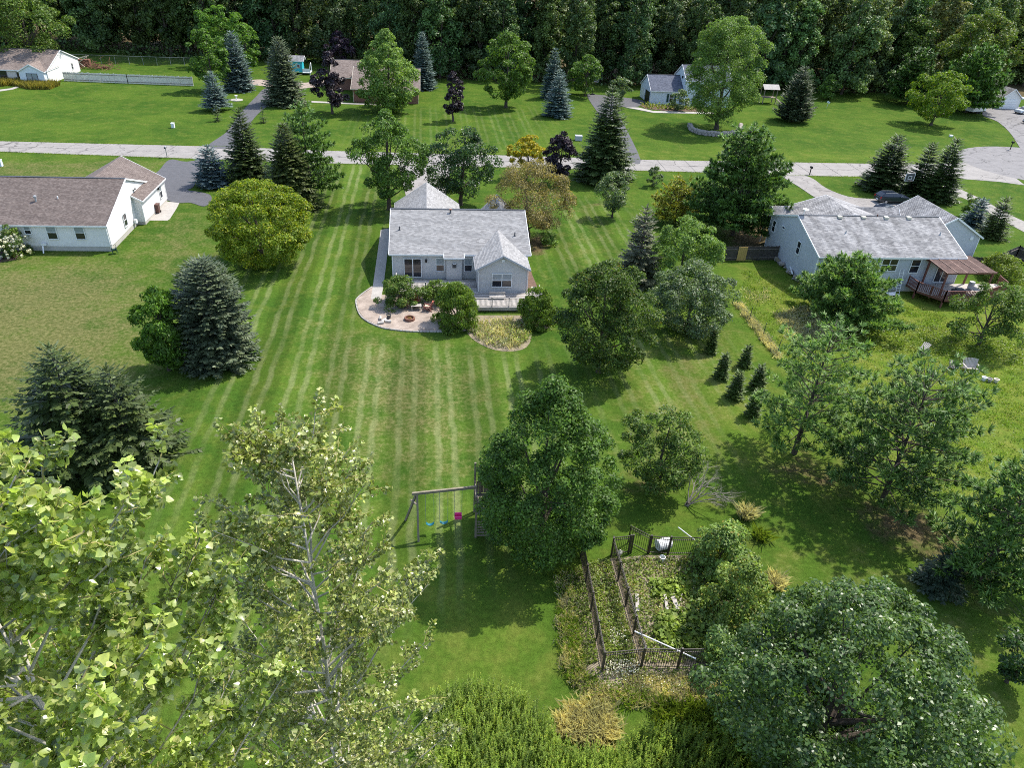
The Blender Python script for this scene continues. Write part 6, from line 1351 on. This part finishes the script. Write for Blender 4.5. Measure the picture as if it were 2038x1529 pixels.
patch('squash_leaves', gp([(1360, 1120), (1420, 1130), (1440, 1290), (1380, 1280)]), 700, .22, .3, 'vine', 5, .9)
patch('weed_carpet', gp([(1132, 1130), (1162, 1130), (1190, 1320), (1160, 1330), (1130, 1230)]), 1900, .13, .25, 'weeds', 6)
patch('weed_carpet', gp([(1180, 1330), (1430, 1330), (1430, 1390), (1240, 1400), (1160, 1370)]), 1500, .12, .2, 'weeds', 7)
patch('white_flowers', gp([(1205, 1322), (1270, 1322), (1270, 1348), (1205, 1348)]), 420, .08, .5, 'flowers', 8)
tufts('dry_grass', INNER, 2600, .25, .025, 'drygrass', 61, .9, 60, .2); tufts('dry_grass', STRIP, 1400, .25, .025, 'drygrass', 62, .9, 40, .15)
patch('white_flowers', INNER, 260, .07, .35, 'flowers', 63); patch('white_flowers', STRIP, 160, .07, .3, 'flowers', 64); patch('white_flowers', gp([(1170, 1345), (1400, 1345), (1380, 1385), (1220, 1385)]), 200, .07, .35, 'flowers', 65)
patch('white_flowers', gp([(1215, 1255), (1245, 1255), (1240, 1290), (1210, 1290)]), 160, .08, .3, 'flowers', 9)
RIM = gp([(1112, 1140), (1134, 1145), (1140, 1230), (1165, 1340), (1185, 1370), (1250, 1385), (1330, 1385), (1330, 1402), (1225, 1412), (1155, 1385), (1120, 1330), (1112, 1230)])
tufts('dry_grass', RIM, 4600, .42, .022, 'drygrass', 10, .9, 170, .15); tufts('long_grass', RIM, 2600, .5, .025, 'greengrass', 11, .8, 90, .2)
tufts('dry_grass', gp([(1240, 1345), (1430, 1345), (1430, 1390), (1240, 1398)]), 2600, .35, .03, 'drygrass', 12, .9)
tufts('dry_grass', gp([(1110, 1430), (1190, 1415), (1225, 1450), (1205, 1480), (1130, 1470)]), 3400, .75, .025, 'drygrass', 13, 1.0, 40, .3)
BED = gp([(942, 652), (942, 672), (985, 694), (1036, 692), (1054, 668), (1042, 645), (1000, 638)])
tufts('dry_grass', BED, 1600, .75, .035, 'drygrass', 14, .7, 60, .25); patch('bed_plants', BED, 1500, .15, .55, 'weeds', 15); patch('white_flowers', BED, 330, .09, .7, 'flowers', 16)
patch('bed_plants', gp([(1010, 655), (1055, 650), (1058, 680), (1025, 690)]), 700, .15, .7, 'goldenrod', 17)
tufts('golden_bed_plants', gp([(-20, 158), (42, 160), (100, 168), (120, 170), (100, 178), (60, 178), (20, 170), (-20, 175)]), 6000, 1.3, .12, 'goldgrass', 18, .6)
patch('purple_flowers', gp([(-40, 504), (44, 504), (28, 516), (-40, 528)]), 700, .12, .35, 'purpleflower', 19); patch('bed_plants', gp([(-40, 504), (44, 504), (28, 516), (-40, 528)]), 500, .14, .3, 'weeds', 20)
patch('bed_plants', gp([(1270, 208), (1290, 216), (1330, 219), (1400, 220), (1400, 216), (1300, 210)]), 500, .4, .8, 'weeds', 21); patch('bed_flowers', gp([(1270, 210), (1290, 217), (1400, 220), (1400, 216)]), 110, .35, .7, 'yellow', 22)
patch('patio_weeds', gp([(1040, 640), (1105, 645), (1100, 660), (1050, 655)]), 300, .12, .2, 'weeds', 23)
ROUGH = gp([(1480, 530), (1610, 590), (1830, 610), (2060, 660), (2060, 900), (1900, 1000), (1700, 900), (1560, 730), (1480, 625)])
tufts('rough_grass', ROUGH, 24000, .2, .045, 'greengrass', 24, .8, 1500, .28); patch('rough_weeds', ROUGH, 6000, .14, .25, 'weeds', 25)
tufts('dry_grass', gp([(1545, 625), (1600, 610), (1660, 650), (1640, 690), (1580, 690)]), 4200, .4, .04, 'drygrass', 26, 1.0, 200, .3)
tufts('dry_grass', gp([(1480, 575), (1530, 580), (1530, 600), (1485, 600)]), 400, .3, .04, 'drygrass', 27, 1.0, 20, .3)
patch('rough_weeds', gp([(1620, 665), (1800, 640), (2040, 690), (2040, 730), (1800, 700), (1640, 700)]), 3000, .18, .4, 'weeds', 28)
tufts('long_grass', gp([(1462, 606), (1476, 606), (1556, 712), (1546, 718)]), 2600, .5, .035, 'drygrass', 29, .8, 130, .15)
for nm, ln_ in (('far', UP), ('near', LO)):
    rg = np.random.default_rng(len(nm)); n_ = 7000; x_ = rg.uniform(-80, 76, n_); y_ = np.interp(x_, ln_[:, 0], ln_[:, 1]) + rg.normal(size=n_) * .14 + (.08 if nm == 'far' else -.08)
    o = link('verge_grass', quads_mesh('verge_grass', blades(rg, x_, y_, .13 * np.ones(n_), .07, .8), LM['greengrass'])); o['kind'] = 'stuff'
# goldenrod thicket along the near edge
GOLD = gp([(850, 1400), (940, 1362), (1010, 1375), (1055, 1405), (1095, 1440), (1110, 1490), (1220, 1505), (1262, 1465), (1340, 1455), (1440, 1470), (1520, 1620), (820, 1620)])
rg = np.random.default_rng(50); q = scatter_in(rg, GOLD, 2600); Vs = []; Ys = []
for (x, y) in q:
    h_ = .7 + .6 * rg.random(); n_ = 24; t = np.linspace(.1, 1, n_); a = rg.random(n_) * 6.28; lx, ly = rg.normal(size=2) * .12
    C = np.stack([x + lx * t + np.cos(a) * .07 * (1.2 - t), y + ly * t + np.sin(a) * .07 * (1.2 - t), h_ * t], 1); T = np.stack([np.cos(a), np.sin(a), .5 + 0 * a], 1)
    Vs.append(leaf_quads(C, np.stack([-.4 * np.cos(a), -.4 * np.sin(a), 1 + 0 * a], 1), .13 * (1.35 - t) + .03, .04, rg, T))
o = link('goldenrod', quads_mesh('goldenrod', np.concatenate(Vs), LM['goldenrod'])); o['kind'] = 'stuff'
tufts('dark_undergrowth', gp([(1300, 1400), (1480, 1400), (1500, 1600), (1300, 1600)]), 5000, .6, .05, 'weeds', 51, .8)

# ------------------------------------------------------------------ the two cottonwoods under the drone
HEART = np.array([(0, 0, 0), (0, .5, -.03), (0, 1.0, .02), (.40, -.08, .06), (.56, .28, .10), (.30, .68, .07), (-.40, -.08, .06), (-.56, .28, .10), (-.30, .68, .07)])
HF = np.array([(0, 3, 4, 1), (1, 4, 5, 2), (0, 1, 7, 6), (1, 2, 8, 7)])
PET = np.array([(-.02, -.75, .1), (.02, -.75, .1), (.015, 0, 0), (-.015, 0, 0)])
def poplar(name, label, x, y, ztop, z0, rmax, nbr, mat, seed, leaf=.085, twl=.9, lpt=15, trunk=.22, prof=None, parts=0, lean=(0, 0), visible=None, thick=1.0):
    rg = np.random.default_rng(seed); r = empty(name, (x, y, 0), label, 'tree'); mb, tw = MB(), MB()
    tp = [(lean[0] * t ** 1.5, lean[1] * t ** 1.5, ztop * .97 * t) for t in (0, .25, .5, .75, 1)]; tp = [(p[0] + rg.normal() * .12, p[1] + rg.normal() * .12, p[2]) for p in tp]; tp[0] = (0, 0, -.2)
    mb.tube(tp, [trunk, trunk * .8, trunk * .55, trunk * .3, .015], 8)
    ax = lambda z: np.array([np.interp(z, [p[2] for p in tp], [p[k] for p in tp]) for k in range(2)] + [z])
    Cs, Ds, Ns = [], [], []
    for i in range(nbr):
        t = (i + rg.random()) / nbr; zb = z0 + (ztop - z0) * .96 * t; R = min(rmax * prof(t) * (.75 + .4 * rg.random()), (ztop - zb) * .8 + .2); a = rg.random() * 6.28 + i * 2.4
        o = np.array([math.cos(a), math.sin(a), 0]); p0 = ax(zb); up = .75 + .5 * t
        pth = [p0 + o * R * s + np.array([0, 0, up * R * s ** 1.15]) + rg.normal(size=3) * .06 * (s > 0) for s in (0, .33, .66, 1)]
        rb = (.012 + .016 * R) * thick
        mb.tube(pth, [rb, rb * .75, rb * .45, .008], 5, cap=False)
        nt_ = int(5 + R * 5)
        for j in range(nt_):
            s = .22 + .78 * (j + rg.random()) / nt_; k = min(int(s * 3), 2); b = pth[k] + (pth[k + 1] - pth[k]) * (s * 3 - k)
            d = unit(np.array([o[0], o[1], .8]) * .7 + rg.normal(size=3) * .65 + np.array([0, 0, .35])); tl = twl * (.5 + .7 * rg.random()) * (1.1 - .3 * s)
            e = b + d * tl; tw.tube([b, b + d * tl * .5 + rg.normal(size=3) * .03, e], [.011, .008, .004], 3, cap=False)
            n_ = max(3, int(lpt * tl / twl)); q = .25 + .75 * rg.random(n_); q[0] = 1.0
            side = unit(np.cross(np.tile(d, (n_, 1)), rg.normal(size=(n_, 3)))); pl = leaf * .75
            dirs = unit(side * .9 + d * .45 + np.array([0, 0, -.35]) + rg.normal(size=(n_, 3)) * .25)
            Cs.append(b + d * (tl * q)[:, None] + dirs * pl); Ds.append(dirs); Ns.append(unit(rg.normal(size=(n_, 3)) * .75 + [.1, .1, .75]))
    C, D, Nn = np.concatenate(Cs), np.concatenate(Ds), np.concatenate(Ns); n = len(C)
    Nn = unit(Nn - D * np.sum(Nn * D, axis=1, keepdims=True)); Bv = np.cross(D, Nn); sz = leaf * (.65 + .6 * rg.random(n))
    cw = C + np.array([x, y, 0]); dist = np.linalg.norm(cw - np.array([0, 0, CAMH]), axis=1)
    keep = np.ones(n, bool)
    if visible is not None: keep &= visible(cw, dist)
    pick = np.zeros(n, bool)
    if parts:
        cc = (cw - np.array([0, 0, CAMH])) @ RW; uu, vv = 1019 + F * cc[:, 0] / cc[:, 2], 764.5 + F * cc[:, 1] / cc[:, 2]
        inv = keep & (cc[:, 2] > 0) & (uu > 0) & (uu < 2038) & (vv > 0) & (vv < 1529); idx = np.where(inv)[0]; idx = idx[np.argsort(dist[idx] / sz[idx])][:parts]; pick[idx] = True
        T = np.concatenate([HEART, PET]); me = mesh_np('leaf', T, np.concatenate([HF, np.array([[9, 10, 11, 12]])]), mat)
        for i in idx:
            o = link('leaf', me, r); m = Matrix.Identity(4)
            for k in range(3): m[k][0], m[k][1], m[k][2], m[k][3] = Bv[i, k] * sz[i], D[i, k] * sz[i], Nn[i, k] * sz[i], C[i, k]
            o.matrix_local = m; s = .75 + .5 * rg.random(); o.color = (s * (1 + .3 * rg.random()), s * 1.1, s, 1)
    keep &= ~pick; C, D, Nn, Bv, sz = C[keep], D[keep], Nn[keep], Bv[keep], sz[keep]; n = len(C)
    V = (C[:, None] + HEART[None, :, :1] * (Bv * sz[:, None])[:, None] + HEART[None, :, 1:2] * (D * sz[:, None])[:, None] + HEART[None, :, 2:] * (Nn * sz[:, None])[:, None]).reshape(-1, 3)
    Fq = (HF[None] + (np.arange(n) * 9)[:, None, None]).reshape(-1, 4)
    o = link('crown', mesh_np('crown', V, Fq, mat), r); o['kind'] = 'stuff'
    mb.build('trunk', 'palebark', r, smooth=True); tw.build('twigs', 'twig', r)['kind'] = 'stuff'
    print(name, 'leaves', n); return r
def at_range(u, v, d):
    k = ray(u, v); k = k / np.linalg.norm(k) * d; return k[0], k[1], CAMH + k[2]
a = at_range(590, 832, 14.0)
poplar('cottonwood_tree', 'tall open cottonwood with white branches, left of the swing set', a[0], a[1], a[2], a[2] - 19, 2.85, 125, LM['poplar'], 4, .078, .75, 40, .13, prof=lambda t: .2 + .85 * math.sin(PI * min(1, (1 - t) * .62)) ** .8, thick=.7)
b = at_range(-70, 1050, 8.4)
poplar('cottonwood_tree', 'nearest cottonwood with large pale leaves, filling the lower left corner', b[0], b[1], b[2], b[2] - 12, 2.35, 140, LM['nearpoplar'], 9, .078, .5, 56, .09, prof=lambda t: .5 + .6 * math.sin(PI * min(1, (1 - t) * .6)) ** .7, parts=300, thick=.5)
